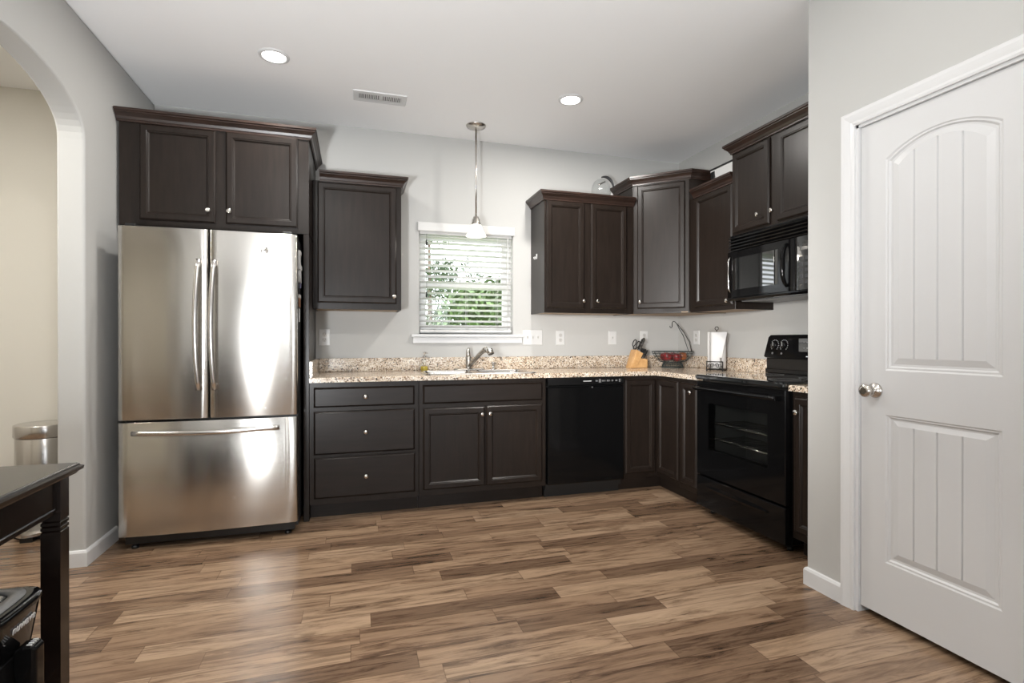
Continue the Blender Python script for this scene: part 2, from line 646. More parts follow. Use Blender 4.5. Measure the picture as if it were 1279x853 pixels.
# back wall with the window opening
WX0, WX1, WZ0, WZ1 = 1.805, 2.578, 1.205, 2.03
f = MB()
f.fill([[(X0H, 0), (W, 0), (W, H), (X0H, H)], [(WX0, WZ0), (WX1, WZ0), (WX1, WZ1), (WX0, WZ1)]], 'd', 0.0)
f.fill([[(X0H, 0), (W, 0), (W, H), (X0H, H)], [(WX0, WZ0), (WX1, WZ0), (WX1, WZ1), (WX0, WZ1)]], 'd', -0.14)
f.loft([[(WX0, t, WZ0), (WX1, t, WZ0), (WX1, t, WZ1), (WX0, t, WZ1)] for t in (0.0, -0.14)], False, False)
f.loft([[(X0H, t, 0), (W, t, 0), (W, t, H), (X0H, t, H)] for t in (0.0, -0.14)], False, False)
struct('wall_back', f, 'wall')

f = MB()
f.box(W, W + 0.12, -0.14, YR, 0, H)
struct('wall_right', f, 'wall')

# left wall with the arched opening
AY0, AY1, ASP, ARI = 0.98, 2.04, 2.175, 0.225
poly = [(0.0, 0.0), (AY0, 0.0), (AY0, ASP)]
for k in range(1, 28):
    t = pi - pi * k / 28
    yc = (AY0 + AY1) / 2 + (AY1 - AY0) / 2 * cos(t)
    poly.append((yc, ASP + ARI * sin(t) ** 0.9))
poly += [(AY1, ASP), (AY1, 0.0), (YR, 0.0), (YR, H), (0.0, H)]
f = MB()
f.fill([poly], 'a', 0.0)
f.fill([poly], 'a', -0.12)
f.loft([[(t, p[0], p[1]) for p in poly] for t in (0.0, -0.12)], False, False)
bevel(struct('wall_left', f, 'wall'), 0.012, 3, 50)

# hall beyond the arch
f = MB()
f.box(X0H - 0.1, X0H, -0.14, YR, 0, H)
struct('wall_hall', f, 'hall')
f = MB()
f.box(X0H, -0.121, 0.001, 0.02, 0, H)
struct('wall_hall_end', f, 'hall')
f = MB()
f.box(X0H, -0.12, 3.4, 3.5, 0, H)
struct('wall_hall_near', f, 'hall')

# pantry walls: the one that closes the kitchen run, the one with the door, and the dark closet behind
DY0, DY1, DZ = 2.449, 3.085, 2.064
f = MB()
poly = [(2.203, 0), (DY0, 0), (DY0, DZ), (DY1, DZ), (DY1, 0), (YR, 0), (YR, H), (2.203, H)]
f.fill([poly], 'a', XP)
f.fill([poly], 'a', XP + 0.115)
f.loft([[(t, p[0], p[1]) for p in poly] for t in (XP, XP + 0.115)], False, False)
struct('wall_pantry', f, 'wall')
f = MB()
f.box(XP + 0.115, W, 2.203, 2.31, 0, H)
struct('wall_pantry_end', f, 'wall')
f = MB()
f.box(XP + 0.115, W, 3.3, 3.4, 0, H)
struct('wall_pantry_closet', f, 'wall')

# unseen rear wall, opening widths shaped to put bright streaks on the fridge
RO = [(0.42, 0.62, 0.10, 2.10), (0.98, 1.16, 0.10, 2.10), (1.60, 1.80, 0.10, 2.12), (2.28, 3.30, 0.10, 2.12)]
f = MB()
holes = [[(a, z0), (b, z0), (b, z1), (a, z1)] for a, b, z0, z1 in RO]
out = [(X0H, 0), (W, 0), (W, H), (X0H, H)]
for t in (YR, YR + 0.12):
    f.fill([out] + holes, 'd', t)
for hole in holes:
    f.loft([[(p[0], t, p[1]) for p in hole] for t in (YR, YR + 0.12)], False, False)
struct('wall_rear', f, 'wall')
for i, (a, b, z0, z1) in enumerate(RO):
    pd = MB()
    fw = 0.025 if b - a < 0.5 else 0.06
    xs = [a, b - fw] if b - a < 0.5 else [a, (a + b) / 2 - fw / 2, b - fw]
    for x in xs:
        pd.box(x, x + fw, YR + 0.03, YR + 0.09, z0, z1)
    for xa_, xb_ in zip(xs, xs[1:]):
        pd.box(xa_ + fw, xb_, YR + 0.032, YR + 0.088, z0, z0 + fw)
        pd.box(xa_ + fw, xb_, YR + 0.032, YR + 0.088, z1 - fw, z1)
    wo_ = struct('window_%d' % (i + 2), pd, 'vinyl')
    g = MB()
    g.box(a + fw * 0.5, b - fw * 0.5, YR + 0.055, YR + 0.06, z0 + fw * 0.5, z1 - fw * 0.5)
    g.build('pane', 'glass', wo_)

# baseboards
BBP = [(0, 0), (0.013, 0), (0.013, 0.070), (0.008, 0.080), (0, 0.083)]
f = MB()
sweep(f, [(-0.12, AY0 - 0.05), (-0.12, AY0), (0.0, AY0), (0.0, 0.66)][::-1], [(-o, u) for o, u in BBP], 0)
f2 = MB()
sweep(f2, [(0.0, 0.62), (0.0, AY0), (-0.12, AY0), (-0.12, 0.30)], [(-o, u) for o, u in BBP], 0)
f.bm.free()
struct('baseboard_left', f2, 'trim')
f = MB()
sweep(f, [(XP, 2.388), (XP, 2.203), (XP + 0.20, 2.203)], [(-o, u) for o, u in BBP], 0)
struct('baseboard_right', f, 'trim')
f = MB()
sweep(f, [(X0H, 0.02), (-0.13, 0.02)], BBP, 0)
struct('baseboard_hall', f, 'trim')

# door casing
CP = [(0, 0), (0, 0.010), (0.008, 0.013), (0.018, 0.011), (0.030, 0.014), (0.046, 0.017), (0.058, 0.017), (0.062, 0.012), (0.062, 0)]
def casing_ring(o, h):
    return [(XP - h, DY0 - o, 0.0), (XP - h, DY0 - o, DZ + o), (XP - h, DY1 + o, DZ + o), (XP - h, DY1 + o, 0.0)]
f = MB()
rings = [casing_ring(o, h) for o, h in CP]
sec = [[rings[k][i] for k in range(len(CP))] for i in range(4)]
f.loft(sec)
struct('trim_1', f, 'trim')
# jamb and stop
f = MB()
f.box(XP, XP + 0.115, DY0, DY0 + 0.012, 0, DZ)
f.box(XP, XP + 0.115, DY1 - 0.012, DY1, 0, DZ)
f.box(XP, XP + 0.115, DY0, DY1, DZ - 0.012, DZ)
struct('trim_2', f, 'trim')

# ------------------------------------------------------------------ pantry door
LY0, LY1, LZ0, LZ1 = 2.4635, 3.0705, 0.030, 2.050
DXF = XP + 0.012
def TD(a, d, z):           # door frame: a = distance from the back wall, d out of the door towards the room
    return Vector((DXF - d, -a, z))
def arch_poly(y0, y1, z0, z1, rise, ins=0.0, n=18):
    """bottom-left, bottom-right, then over the arched top back to the left"""
    y0, y1, z0, z1 = y0 + ins, y1 - ins, z0 + ins, z1 - ins * 0.8
    pts = [(y0, z0), (y1, z0)]
    if rise <= 0:
        return pts + [(y1, z1), (y0, z1)]
    h = (y1 - y0) / 2
    R = (h * h + rise * rise) / (2 * rise)
    cz = z1 + rise - R
    yc = (y0 + y1) / 2
    for k in range(n + 1):
        y = y1 - (y1 - y0) * k / n
        pts.append((y, cz + sqrt(max(R * R - (y - yc) ** 2, 0))))
    return pts
def arch_top(y, y0, y1, z1, rise, ins):
    y0, y1, z1 = y0 + ins, y1 - ins, z1 - ins * 0.8
    if rise <= 0:
        return z1
    h = (y1 - y0) / 2
    R = (h * h + rise * rise) / (2 * rise)
    return z1 + rise - R + sqrt(max(R * R - (y - (y0 + y1) / 2) ** 2, 0))
PANELS = [(2.569, 2.971, 1.030, 1.886, 0.062), (2.569, 2.971, 0.250, 0.850, 0.0)]
d = MB(TD)
out = [(LY0, LZ0), (LY1, LZ0), (LY1, LZ1), (LY0, LZ1)]
d.fill([out] + [arch_poly(*p) for p in PANELS], 'd', 0.0)
d.loft([[(p[0], 0.0, p[1]) for p in out], [(p[0], -0.035, p[1]) for p in out]], False, True)
for p in PANELS:
    prof = [(0.0, 0.0), (0.006, -0.0035), (0.012, -0.0035), (0.018, -0.009), (0.026, -0.0095), (0.050, -0.003)]
    d.loft([[(q[0], dd, q[1]) for q in arch_poly(*p, ins=i)] for i, dd in prof], False, False)
    y0, y1, ins = p[0], p[1], 0.050
    gs = [y0 + ins + (y1 - y0 - 2 * ins) * t for t in (0.2, 0.48, 0.76)]
    n = 18
    ys = set(round(y1 - ins - (y1 - y0 - 2 * ins) * k / n, 5) for k in range(n + 1))
    for gy in gs:
        ys |= {round(gy - 0.0035, 5), round(gy, 5), round(gy + 0.0035, 5)}
    ys = sorted(ys)
    def dep(y):
        return -0.0085 if any(abs(y - gy) < 0.001 for gy in gs) else -0.003
    for ya, yb in zip(ys, ys[1:]):
        q = [d.v((ya, dep(ya), p[2] + ins)), d.v((yb, dep(yb), p[2] + ins)),
             d.v((yb, dep(yb), arch_top(yb, p[0], p[1], p[3], p[4], ins))), d.v((ya, dep(ya), arch_top(ya, p[0], p[1], p[3], p[4], ins)))]
        d.bm.faces.new(q)
door1 = struct('door_1', d, 'door')
k = MB(TD)
k.lathe((2.527, 0, 0.945), [(0.031, 0.0), (0.031, 0.004), (0.026, 0.009), (0.012, 0.012), (0.0105, 0.036), (0.016, 0.040), (0.024, 0.047), (0.0265, 0.055), (0.0245, 0.062), (0.014, 0.066)], 'd', 24)
k.build('door_knob', 'nickel', door1, label='brushed nickel door knob')
k = MB(TD)
k.box(LY0 - 0.001, LY0 + 0.0005, -0.03, -0.006, 0.90, 0.99)
k.build('latch_plate', 'nickel', door1)

# ------------------------------------------------------------------ kitchen window, sill, blind
f = MB()
for z0, z1, dd in ((WZ0 + 0.025, 1.625, -0.085), (1.590, WZ1 - 0.025, -0.115)):
    f.box(WX0 + 0.0252, WX0 + 0.065, dd - 0.025, dd, z0, z1)
    f.box(WX1 - 0.065, WX1 - 0.0252, dd - 0.025, dd, z0, z1)
    f.box(WX0 + 0.065, WX1 - 0.065, dd - 0.0248, dd - 0.0002, z0, z0 + 0.045)
    f.box(WX0 + 0.065, WX1 - 0.065, dd - 0.0248, dd - 0.0002, z1 - 0.04, z1)
f.box(WX0, WX0 + 0.025, -0.139, -0.07, WZ0, WZ1)
f.box(WX1 - 0.025, WX1, -0.139, -0.07, WZ0, WZ1)
f.box(WX0 + 0.025, WX1 - 0.025, -0.139, -0.0702, WZ0, WZ0 + 0.0249)
f.box(WX0 + 0.025, WX1 - 0.025, -0.139, -0.0702, WZ1 - 0.0249, WZ1)
win = struct('window_1', f, 'vinyl')
g = MB()
g.box(WX0 + 0.06, WX1 - 0.06, -0.099, -0.096, WZ0 + 0.06, 1.59)
g.build('pane', 'glass', win)
g = MB()
g.box(WX0 + 0.06, WX1 - 0.06, -0.129, -0.126, 1.63, WZ1 - 0.06)
g.build('pane', 'glass', win)

f = MB()
f.bbox(1.742, 2.668, 0.0, 0.030, 1.178, 1.200, 0.003)
f.bbox(1.755, 2.655, 0.0, 0.014, 1.128, 1.178, 0.003)
f.box(WX0, WX1, -0.07, 0.0, 1.190, 1.2049)
struct('trim_3', f, 'trim')

bl = thing('window_blind', 'white horizontal slat blind hanging open in the window above the sink', 'blind', (2.19, 0.0, WZ0))
m = MB()
m.bbox(1.792, 2.590, 0.003, 0.018, 2.014, 2.084, 0.004)
m.bbox(1.792, 1.802, -0.0, 0.006, 2.014, 2.084, 0.001)
m.build('valance', 'blind', bl)
m = MB()
m.box(WX0 + 0.008, WX1 - 0.008, -0.060, -0.012, 1.995, 2.028)
m.build('headrail', 'blind', bl)
m = MB()
NS = 17
for i in range(NS):
    z = 1.262 + i * (1.975 - 1.262) / (NS - 1)
    pr = []
    for q in range(5):
        u = -0.024 + 0.048 * q / 4
        pr.append((-0.036 + u * cos(0.24), z + u * sin(0.24) + 0.0022 * (1 - (u / 0.024) ** 2)))
    m.prism(pr + [(x, zz - 0.0026) for x, zz in reversed(pr)], 'a', WX0 + 0.010, WX1 - 0.010)
m.build('slats', 'blind', bl)
m = MB()
m.bbox(WX0 + 0.010, WX1 - 0.010, -0.060, -0.014, 1.216, 1.234, 0.003)
m.build('bottom_rail', 'blind', bl)
for x in (1.93, 2.19, 2.45):
    m = MB()
    for dd in (-0.061, -0.0105):
        m.tube([(x, dd, 1.22), (x, dd, 2.0)], 0.0011, 5)
    m.build('ladder_cord', 'blind', bl)
m = MB()
m.tube([(2.535, -0.006, 1.36), (2.535, -0.004, 1.995)], 0.0035, 6)
m.build('tilt_wand', 'blind', bl)
for z in (1.905, 1.495):
    m = MB()
    m.lathe((1.865, -0.004, z), [(0.003, 0.045), (0.005, 0.04), (0.008, 0.012), (0.008, 0.0)], 'z', 8)
    m.tube([(1.865, -0.004, z + 0.04), (1.865, -0.004, 1.998)], 0.0012, 5)
    m.build('cord_tassel', 'iron', bl, label='dark cord tassel')

# ------------------------------------------------------------------ recessed lights, vent, pendant
def recessed(x, Y, label, watts, col=(1, 0.965, 0.92)):
    t = thing('recessed_light', label, 'light', (x, Y, H - 0.012), 'recessed ceiling lights')
    m = MB()
    m.lathe((x, Y, H), [(0.060, -0.001), (0.066, -0.010), (0.080, -0.007), (0.084, -0.0005)], 'z', 36, False, False)
    m.build('trim_ring', 'trim', t)
    m = MB()
    m.lathe((x, Y, H), [(0.062, -0.006), (0.03, -0.0075), (0.001, -0.008)], 'z', 36, False, True)
    m.build('lens', 'bulb', t)
    lamp('recessed_lamp', 'AREA', (x, -Y, H - 0.02), watts, col, (0, 0, 0), shape='DISK', size=0.12)
    return t
recessed(0.879, 0.912, 'lit round recessed ceiling light in front of the stainless refrigerator', 12)
recessed(2.713, 0.897, 'lit round recessed ceiling light in front of the corner cabinets, right of the pendant', 25)
recessed(0.879, 3.0, 'added out-of-view recessed ceiling light nearer the camera on the left side', 28)  # out of view, put in to lift the left wall and floor
recessed(2.50, 3.0, 'added out-of-view recessed ceiling light nearer the camera beside the pantry door', 5)  # unseen extra fixture, added as weak fill on the door side
recessed(1.7, 5.2, 'added out-of-view recessed ceiling light behind the camera near the rear openings', 20)  # unseen extra fixture, added to light the room behind the camera
recessed(-0.9, 1.6, 'lit round recessed ceiling light in the hall behind the arch', 34, (1, 0.95, 0.87))

vt = thing('ceiling_vent', 'white rectangular slotted air vent in the ceiling left of the pendant light', 'vent', (1.482, 0.555, H - 0.008))
m = MB()
VX0, VX1, VY0, VY1 = 1.312, 1.652, 0.482, 0.630
m.fill([[(VX0, VY0), (VX1, VY0), (VX1, VY1), (VX0, VY1)], [(VX0 + 0.032, VY0 + 0.045), (VX1 - 0.032, VY0 + 0.045), (VX1 - 0.032, VY1 - 0.035), (VX0 + 0.032, VY1 - 0.035)]], 'z', H - 0.007)
m.loft([[(VX0 + i, VY0 + i, z), (VX1 - i, VY0 + i, z), (VX1 - i, VY1 - i, z), (VX0 + i, VY1 - i, z)] for i, z in ((-0.004, H), (0, H - 0.007))], False, False)
m.build('vent_frame', 'trim', vt)
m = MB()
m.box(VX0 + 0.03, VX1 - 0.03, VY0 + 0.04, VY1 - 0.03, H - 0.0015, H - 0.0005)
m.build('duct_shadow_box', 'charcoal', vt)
m = MB()
nv = 24
for i in range(nv):
    x = VX0 + 0.036 + i * (VX1 - VX0 - 0.072) / (nv - 1)
    wv = 0.0032 if i != 12 else 0.007
    m.box(x - wv, x + wv, VY0 + 0.044, VY1 - 0.034, H - 0.006, H - 0.0035)
m.build('louvers', 'trim', vt)

pn = thing('pendant_light', 'brushed nickel rod pendant with small lit frosted bell shade above the sink', 'light', (2.198, 0.292, 1.94))
PC = (2.198, 0.292, 0)
m = MB()
m.lathe(PC, [(0.012, H - 0.030), (0.030, H - 0.026), (0.070, H - 0.012), (0.076, H - 0.002), (0.076, H)], 'z', 32)
m.build('canopy', 'nickel', pn)
m = MB()
m.tube([(PC[0], PC[1], 2.08), (PC[0], PC[1], H - 0.02)], 0.0065, 12)
m.build('rod', 'nickel', pn)
m = MB()
m.lathe(PC, [(0.010, 2.090), (0.020, 2.085), (0.022, 2.072), (0.030, 2.066), (0.032, 2.040), (0.036, 2.036), (0.036, 2.026), (0.020, 2.024)], 'z', 24)
m.build('socket_cap', 'nickel', pn)
m = MB()
m.lathe(PC, [(0.030, 2.030), (0.040, 2.018), (0.050, 1.995), (0.060, 1.970), (0.078, 1.940), (0.075, 1.940), (0.057, 1.968), (0.046, 1.994), (0.028, 2.022)], 'z', 32, False, False)
m.build('lamp_shade', 'shade', pn, label='lit frosted glass bell shade')
m = MB()
m.sphere((PC[0], PC[1], 1.975), 0.022, 12, (1, 1, 1.3))
m.build('bulb', 'bulb', pn)
lamp('pendant_lamp', 'POINT', (PC[0], -PC[1], 1.925), 1.8, (1, 0.94, 0.85), shadow_soft_size=0.035)

# ================================================================== CABINETRY
DOORP = [(0, 0), (0, 0.011), (0.009, 0.0195), (0.036, 0.0195), (0.039, 0.0165), (0.043, 0.0165), (0.050, 0.0085)]
DRAWP = [(0, 0), (0, 0.009), (0.011, 0.0195)]
CROWNP = [(0, 0), (0.010, 0), (0.010, 0.010), (0.014, 0.012), (0.020, 0.026), (0.034, 0.040), (0.040, 0.044), (0.040, 0.050), (0.047, 0.054), (0.047, 0.068), (0, 0.068)]

def knob(T, a, d, z, parent):
    m = MB(T)
    m.lathe((a, d, z), [(0.007, 0), (0.0055, 0.003), (0.005, 0.011), (0.009, 0.014), (0.0145, 0.018), (0.0155, 0.022), (0.0125, 0.027), (0.004, 0.029)], 'd', 14)
    return m.build('knob', 'chrome', parent, label='round polished nickel knob')

def cdoor(T, a0, a1, z0, z1, d, parent, kn=None, name='door'):
    m = MB(T)
    m.rect(a0, a1, z0, z1, [(i, d + q) for i, q in DOORP])
    o = m.build(name, 'esp', parent)
    if kn:
        knob(T, kn[0], d + 0.0195, kn[1], o)
    return o

def cdrawer(T, a0, a1, z0, z1, d, parent, kn=True, name='drawer'):
    m = MB(T)
    m.rect(a0, a1, z0, z1, [(i, d + q) for i, q in DRAWP])
    o = m.build(name, 'esph', parent)
    if kn:
        knob(T, (a0 + a1) / 2, d + 0.0195, (z0 + z1) / 2, o)
    return o

def upper(T, a0, a1, D, z0, z1, label, crown_path, parent_loc, bottom=True):
    c = thing('upper_cabinet', label, 'cabinet', parent_loc)
    m = MB(T)
    m.box(a0, a1, 0.001, D - 0.02, z0 + 0.012, z1)
    m.build('cabinet_body', 'esp', c)
    m = MB(T)
    m.bbox(a0, a1, D - 0.0199, D, z0, z1, 0.0015)
    m.build('face_frame', 'esp', c)
    if bottom:
        m = MB(T)
        m.box(a0 + 0.014, a1 - 0.014, 0.002, D - 0.021, z0 + 0.004, z0 + 0.0119)
        m.build('bottom_panel', 'rawply', c, label='unfinished plywood underside')
        m = MB(T)
        m.box(a0, a0 + 0.013, 0.001, D - 0.0201, z0, z0 + 0.0119)
        m.build('side_rail', 'esp', c)
        m = MB(T)
        m.box(a1 - 0.013, a1, 0.001, D - 0.0201, z0, z0 + 0.0119)
        m.build('side_rail', 'esp', c)
    if crown_path:
        m = MB()
        sweep(m, crown_path, CROWNP, z1 - 0.006)
        m.build('crown_molding', 'crown', c)
    return c

ZU0, ZU1, ZT = 1.368, 2.254, 2.424
# refrigerator end panel and cabinet over the refrigerator
m = MB()
m.bbox(1.008, 1.041, 0.001, 0.612, 0.0, 1.8215, 0.0015)
tag(m.build('refrigerator_end_panel', 'esp'), 'tall dark brown end panel standing against the right side of the refrigerator', 'panel')
c = upper(TB, 0.014, 1.0410, 0.612, 1.822, ZT, 'wide dark brown double door cabinet above the stainless refrigerator',
          [(0.004, 0.612), (1.0412, 0.612), (1.0412, 0.0005)], (0.51, 0.3, 1.822), False)
cdoor(TB, 0.120, 0.516, 1.856, 2.413, 0.612, c, (0.479, 1.928))
cdoor(TB, 0.570, 0.976, 1.858, 2.417, 0.612, c, (0.592, 1.930))

c = upper(TB, 1.0425, 1.640, 0.325, ZU0, ZU1, 'dark brown single door upper cabinet left of the window, beside the refrigerator cabinet',
          [(1.0885, 0.325), (1.640, 0.325), (1.640, 0.0005)], (1.34, 0.16, ZU0))
cdoor(TB, 1.074, 1.605, 1.412, 2.242, 0.325, c, (1.587, 1.462))
XC = W - 0.652
c = upper(TB, 2.736, XC - 0.001, 0.325, ZU0, ZU1, 'dark brown double door upper cabinet right of the window, left of the corner cabinet',
          [(2.736, 0.0005), (2.736, 0.325), (XC - 0.001, 0.325)], (3.12, 0.16, ZU0))
cdoor(TB, 2.750, 3.072, 1.405, 2.244, 0.325, c, (3.056, 1.464))
cdoor(TB, 3.130, 3.448, 1.405, 2.244, 0.325, c, (3.174, 1.464))

# diagonal corner cabinet
DA, DB = (XC, 0.325), (W - 0.325, 0.628)
LD = sqrt((DB[0] - DA[0]) ** 2 + (DB[1] - DA[1]) ** 2)
TC = frameT(DA[0], DA[1], (DB[0] - DA[0]) / LD, (DB[1] - DA[1]) / LD)
cc = thing('corner_cabinet', 'tall dark brown diagonal single door cabinet in the upper room corner', 'cabinet', (W - 0.25, 0.25, ZU0))
plan = [(XC, 0.001), (XC, 0.325 - 0.012), (W - 0.325 - 0.012, 0.628), (W - 0.001, 0.628), (W - 0.001, 0.001)]
m = MB()
m.prism(plan, 'z', ZU0 + 0.012, ZT)
m.build('cabinet_body', 'esp', cc)
m = MB()
m.prism([(XC + 0.01, 0.002), (XC + 0.01, 0.31), (W - 0.34, 0.618), (W - 0.002, 0.618), (W - 0.002, 0.002)], 'z', ZU0 + 0.004, ZU0 + 0.0119)
m.build('bottom_panel', 'rawply', cc, label='unfinished plywood underside')
m = MB(TC)
m.bbox(0.001, LD - 0.001, -0.016, 0.0005, ZU0, ZT, 0.0015)
m.build('face_frame', 'esp', cc)
cdoor(TC, 0.034, LD - 0.036, 1.408, 2.408, 0.0005, cc, (0.060, 1.462))
m = MB()
sweep(m, [(XC, 0.0005), (XC, 0.325), (W - 0.325, 0.628), (W - 0.0005, 0.628)], CROWNP, ZT - 0.006)
m.build('crown_molding', 'crown', cc)

# right wall: narrow cabinet, cabinet over the microwave
YN0, YN1 = 0.630, 1.138
c = upper(TR, YN0, YN1, 0.325, ZU0, ZU1, 'dark brown single door upper cabinet between corner cabinet and microwave',
          [(W - 0.325, YN0 + 0.050), (W - 0.325, YN1)], (W - 0.16, 0.88, ZU0))
cdoor(TR, 0.700, 1.120, 1.405, 2.244, 0.325, c, (1.092, 1.430))
YM0, YM1 = 1.142, 1.906
c = upper(TR, YM0, YM1, 0.355, 1.868, ZT + 0.012, 'dark brown double door cabinet directly above the black microwave',
          [(W - 0.0005, YM0), (W - 0.355, YM0), (W - 0.355, YM1), (W - 0.0005, YM1)], (W - 0.18, 1.52, 1.868), False)
cdoor(TR, 1.158, 1.492, 1.882, 2.420, 0.355, c, (1.412, 1.955))
cdoor(TR, 1.556, 1.890, 1.882, 2.420, 0.355, c, (1.532, 1.953))

# base cabinets
ZB = 0.8815
def base(T, a0, a1, label, loc, toe=True, hollow=False):
    c = thing('base_cabinet', label, 'cabinet', loc)
    m = MB(T)
    if hollow:      # open top under the sink bowls
        m.prism([(a0, 0.100), (a1, 0.100), (a1, ZB - 0.001), (a1 - 0.016, ZB - 0.001), (a1 - 0.016, 0.118), (a0 + 0.016, 0.118), (a0 + 0.016, ZB - 0.001), (a0, ZB - 0.001)], 'd', 0.001, 0.590)
    else:
        m.box(a0, a1, 0.001, 0.590, 0.100, ZB - 0.001)
    m.build('cabinet_body', 'esp', c)
    m = MB(T)
    m.bbox(a0, a1, 0.5901, 0.610, 0.100, ZB, 0.0015)
    m.build('face_frame', 'esp', c)
    if toe:
        m = MB(T)
        m.box(a0, a1, 0.50, 0.537, 0.0, 0.0999)
        m.build('toe_kick', 'esph', c)
    return c
c = base(TB, 1.0425, 1.730, 'dark brown base cabinet with three stacked drawers, beside the refrigerator', (1.386, 0.3, 0))
cdrawer(TB, 1.068, 1.702, 0.722, 0.849, 0.610, c)
cdrawer(TB, 1.068, 1.704, 0.420, 0.696, 0.610, c)
cdrawer(TB, 1.070, 1.706, 0.140, 0.402, 0.610, c)
c = base(TB, 1.732, 2.640, 'dark brown double door sink base cabinet under the window', (2.186, 0.3, 0), True, True)
cdrawer(TB, 1.757, 2.612, 0.722, 0.850, 0.610, c, False, 'false_drawer_front')
cdoor(TB, 1.760, 2.186, 0.142, 0.692, 0.610, c, (2.163, 0.640))
cdoor(TB, 2.195, 2.610, 0.140, 0.696, 0.610, c, (2.219, 0.642))

# lazy susan corner base
XS = 3.262
c = thing('corner_base_cabinet', 'dark brown L-shaped corner base cabinet with two doors meeting in the inside corner', 'cabinet', (W - 0.4, 0.4, 0))
m = MB()
m.prism([(XS, 0.001), (XS, 0.590), (W - 0.590, 0.590), (W - 0.590, 0.912), (W - 0.001, 0.912), (W - 0.001, 0.001)], 'z', 0.100, ZB - 0.001)
m.build('cabinet_body', 'esp', c)
m = MB()
m.prism([(XS, 0.5901), (XS, 0.610), (W - 0.610, 0.610), (W - 0.610, 0.912), (W - 0.5901, 0.912), (W - 0.5901, 0.5901)], 'z', 0.100, ZB)
m.build('face_frame', 'esp', c)
m = MB()
m.prism([(XS, 0.50), (XS, 0.537), (W - 0.537, 0.537), (W - 0.537, 0.912), (W - 0.50, 0.912), (W - 0.50, 0.50)], 'z', 0.0, 0.0999)
m.build('toe_kick', 'esph', c)
cdoor(TB, 3.278, W - 0.612 - 0.0215, 0.140, 0.852, 0.610, c)
cdoor(TR, 0.6315, 0.905, 0.140, 0.852, 0.610, c)
c = base(TR, 0.914, 1.140, 'narrow dark brown single door base cabinet left of the black range', (W - 0.3, 1.027, 0))
cdoor(TR, 0.934, 1.120, 0.140, 0.852, 0.610, c, (1.075, 0.792))
c = base(TR, 1.922, 2.200, 'narrow dark brown single door base cabinet right of the range against the pantry wall', (W - 0.3, 2.06, 0))
cdoor(TR, 1.945, 2.180, 0.140, 0.852, 0.610, c, (1.975, 0.775))

# ------------------------------------------------------------------ countertops
def slab(mb, outline, hole, z0, z1, b):
    """outline travels with the open side to the left; edges softened by b"""
    o_in = offset_path(outline, -b, True)
    mb.fill([o_in] + ([hole] if hole else []), 'z', z1)
    mb.loft([[(p[0], p[1], z) for p in lp] for lp, z in ((o_in, z1), (offset_path(outline, -b * 0.3, True), z1 - b * 0.3), (outline, z1 - b), (outline, z0))], False, False)
    mb.fill([outline] + ([hole] if hole else []), 'z', z0)
    if hole:
        mb.loft([[(p[0], p[1], z) for p in hole] for z in (z0, z1)], False, False)
CT0, CT1 = 0.882, 0.914
ct = thing('countertop', 'L-shaped beige speckled granite countertop running from the refrigerator to the range', 'countertop', (2.6, 0.3, CT0))
m = MB()
ol = [(1.0425, 0.001), (1.0425, 0.638), (W - 0.638, 0.638), (W - 0.638, 1.141), (W - 0.001, 1.141), (W - 0.001, 0.001)]
SX0, SX1, SY0, SY1 = 1.775, 2.595, 0.085, 0.585
slab(m, ol, [(SX0 + 0.02, SY0 + 0.02), (SX1 - 0.02, SY0 + 0.02), (SX1 - 0.02, SY1 - 0.02), (SX0 + 0.02, SY1 - 0.02)], CT0, CT1, 0.006)
m.build('counter_slab', 'granite', ct)
m = MB()
m.bbox(1.064, W - 0.022, 0.001, 0.021, CT1 + 0.0003, 1.016, 0.002)
m.build('backsplash', 'granite', ct)
m = MB(TR)
m.bbox(0.0215, 1.141, 0.001, 0.021, CT1 + 0.0003, 1.016, 0.002)
m.build('backsplash', 'granite', ct)
m = MB()
m.bbox(1.0425, 1.0635, 0.001, 0.625, CT1 + 0.0003, 1.016, 0.002)
m.build('side_splash', 'granite', ct)
ct2 = thing('countertop', 'small beige granite countertop piece on the narrow cabinet right of the range', 'countertop', (W - 0.3, 2.06, CT0))
m = MB()
slab(m, [(W - 0.638, 1.920), (W - 0.638, 2.201), (W - 0.001, 2.201), (W - 0.001, 1.920)], None, CT0, CT1, 0.006)
m.build('counter_slab', 'granite', ct2)
m = MB(TR)
m.bbox(1.920, 2.201, 0.001, 0.021, CT1 + 0.0003, 1.016, 0.002)
m.build('backsplash', 'granite', ct2)

# ------------------------------------------------------------------ sink, faucet, dispensers
def rrect(x0, x1, y0, y1, r, n=5):
    pts = []
    for cx, cy, a0 in ((x1 - r, y1 - r, 0), (x0 + r, y1 - r, pi / 2), (x0 + r, y0 + r, pi), (x1 - r, y0 + r, 3 * pi / 2)):
        for k in range(n + 1):
            t = a0 + pi / 2 * k / n
            pts.append((cx + r * cos(t), cy + r * sin(t)))
    return pts
sk = thing('kitchen_sink', 'stainless steel double bowl sink set in the granite countertop under the window', 'sink', (2.185, 0.33, CT1))
m = MB()
o0 = rrect(SX0, SX1, SY0, SY1, 0.05)
bowls = [rrect(SX0 + 0.03, 2.170, SY0 + 0.085, SY1 - 0.028, 0.06), rrect(2.200, SX1 - 0.03, SY0 + 0.085, SY1 - 0.028, 0.06)]
m.fill([rrect(SX0 + 0.006, SX1 - 0.006, SY0 + 0.006, SY1 - 0.006, 0.046)] + bowls, 'z', CT1 + 0.006)
m.loft([[(p[0], p[1], z) for p in lp] for lp, z in ((o0, CT1 + 0.0005), (rrect(SX0 + 0.006, SX1 - 0.006, SY0 + 0.006, SY1 - 0.006, 0.046), CT1 + 0.006))], False, False)
m.build('sink_rim', 'steel2', sk)
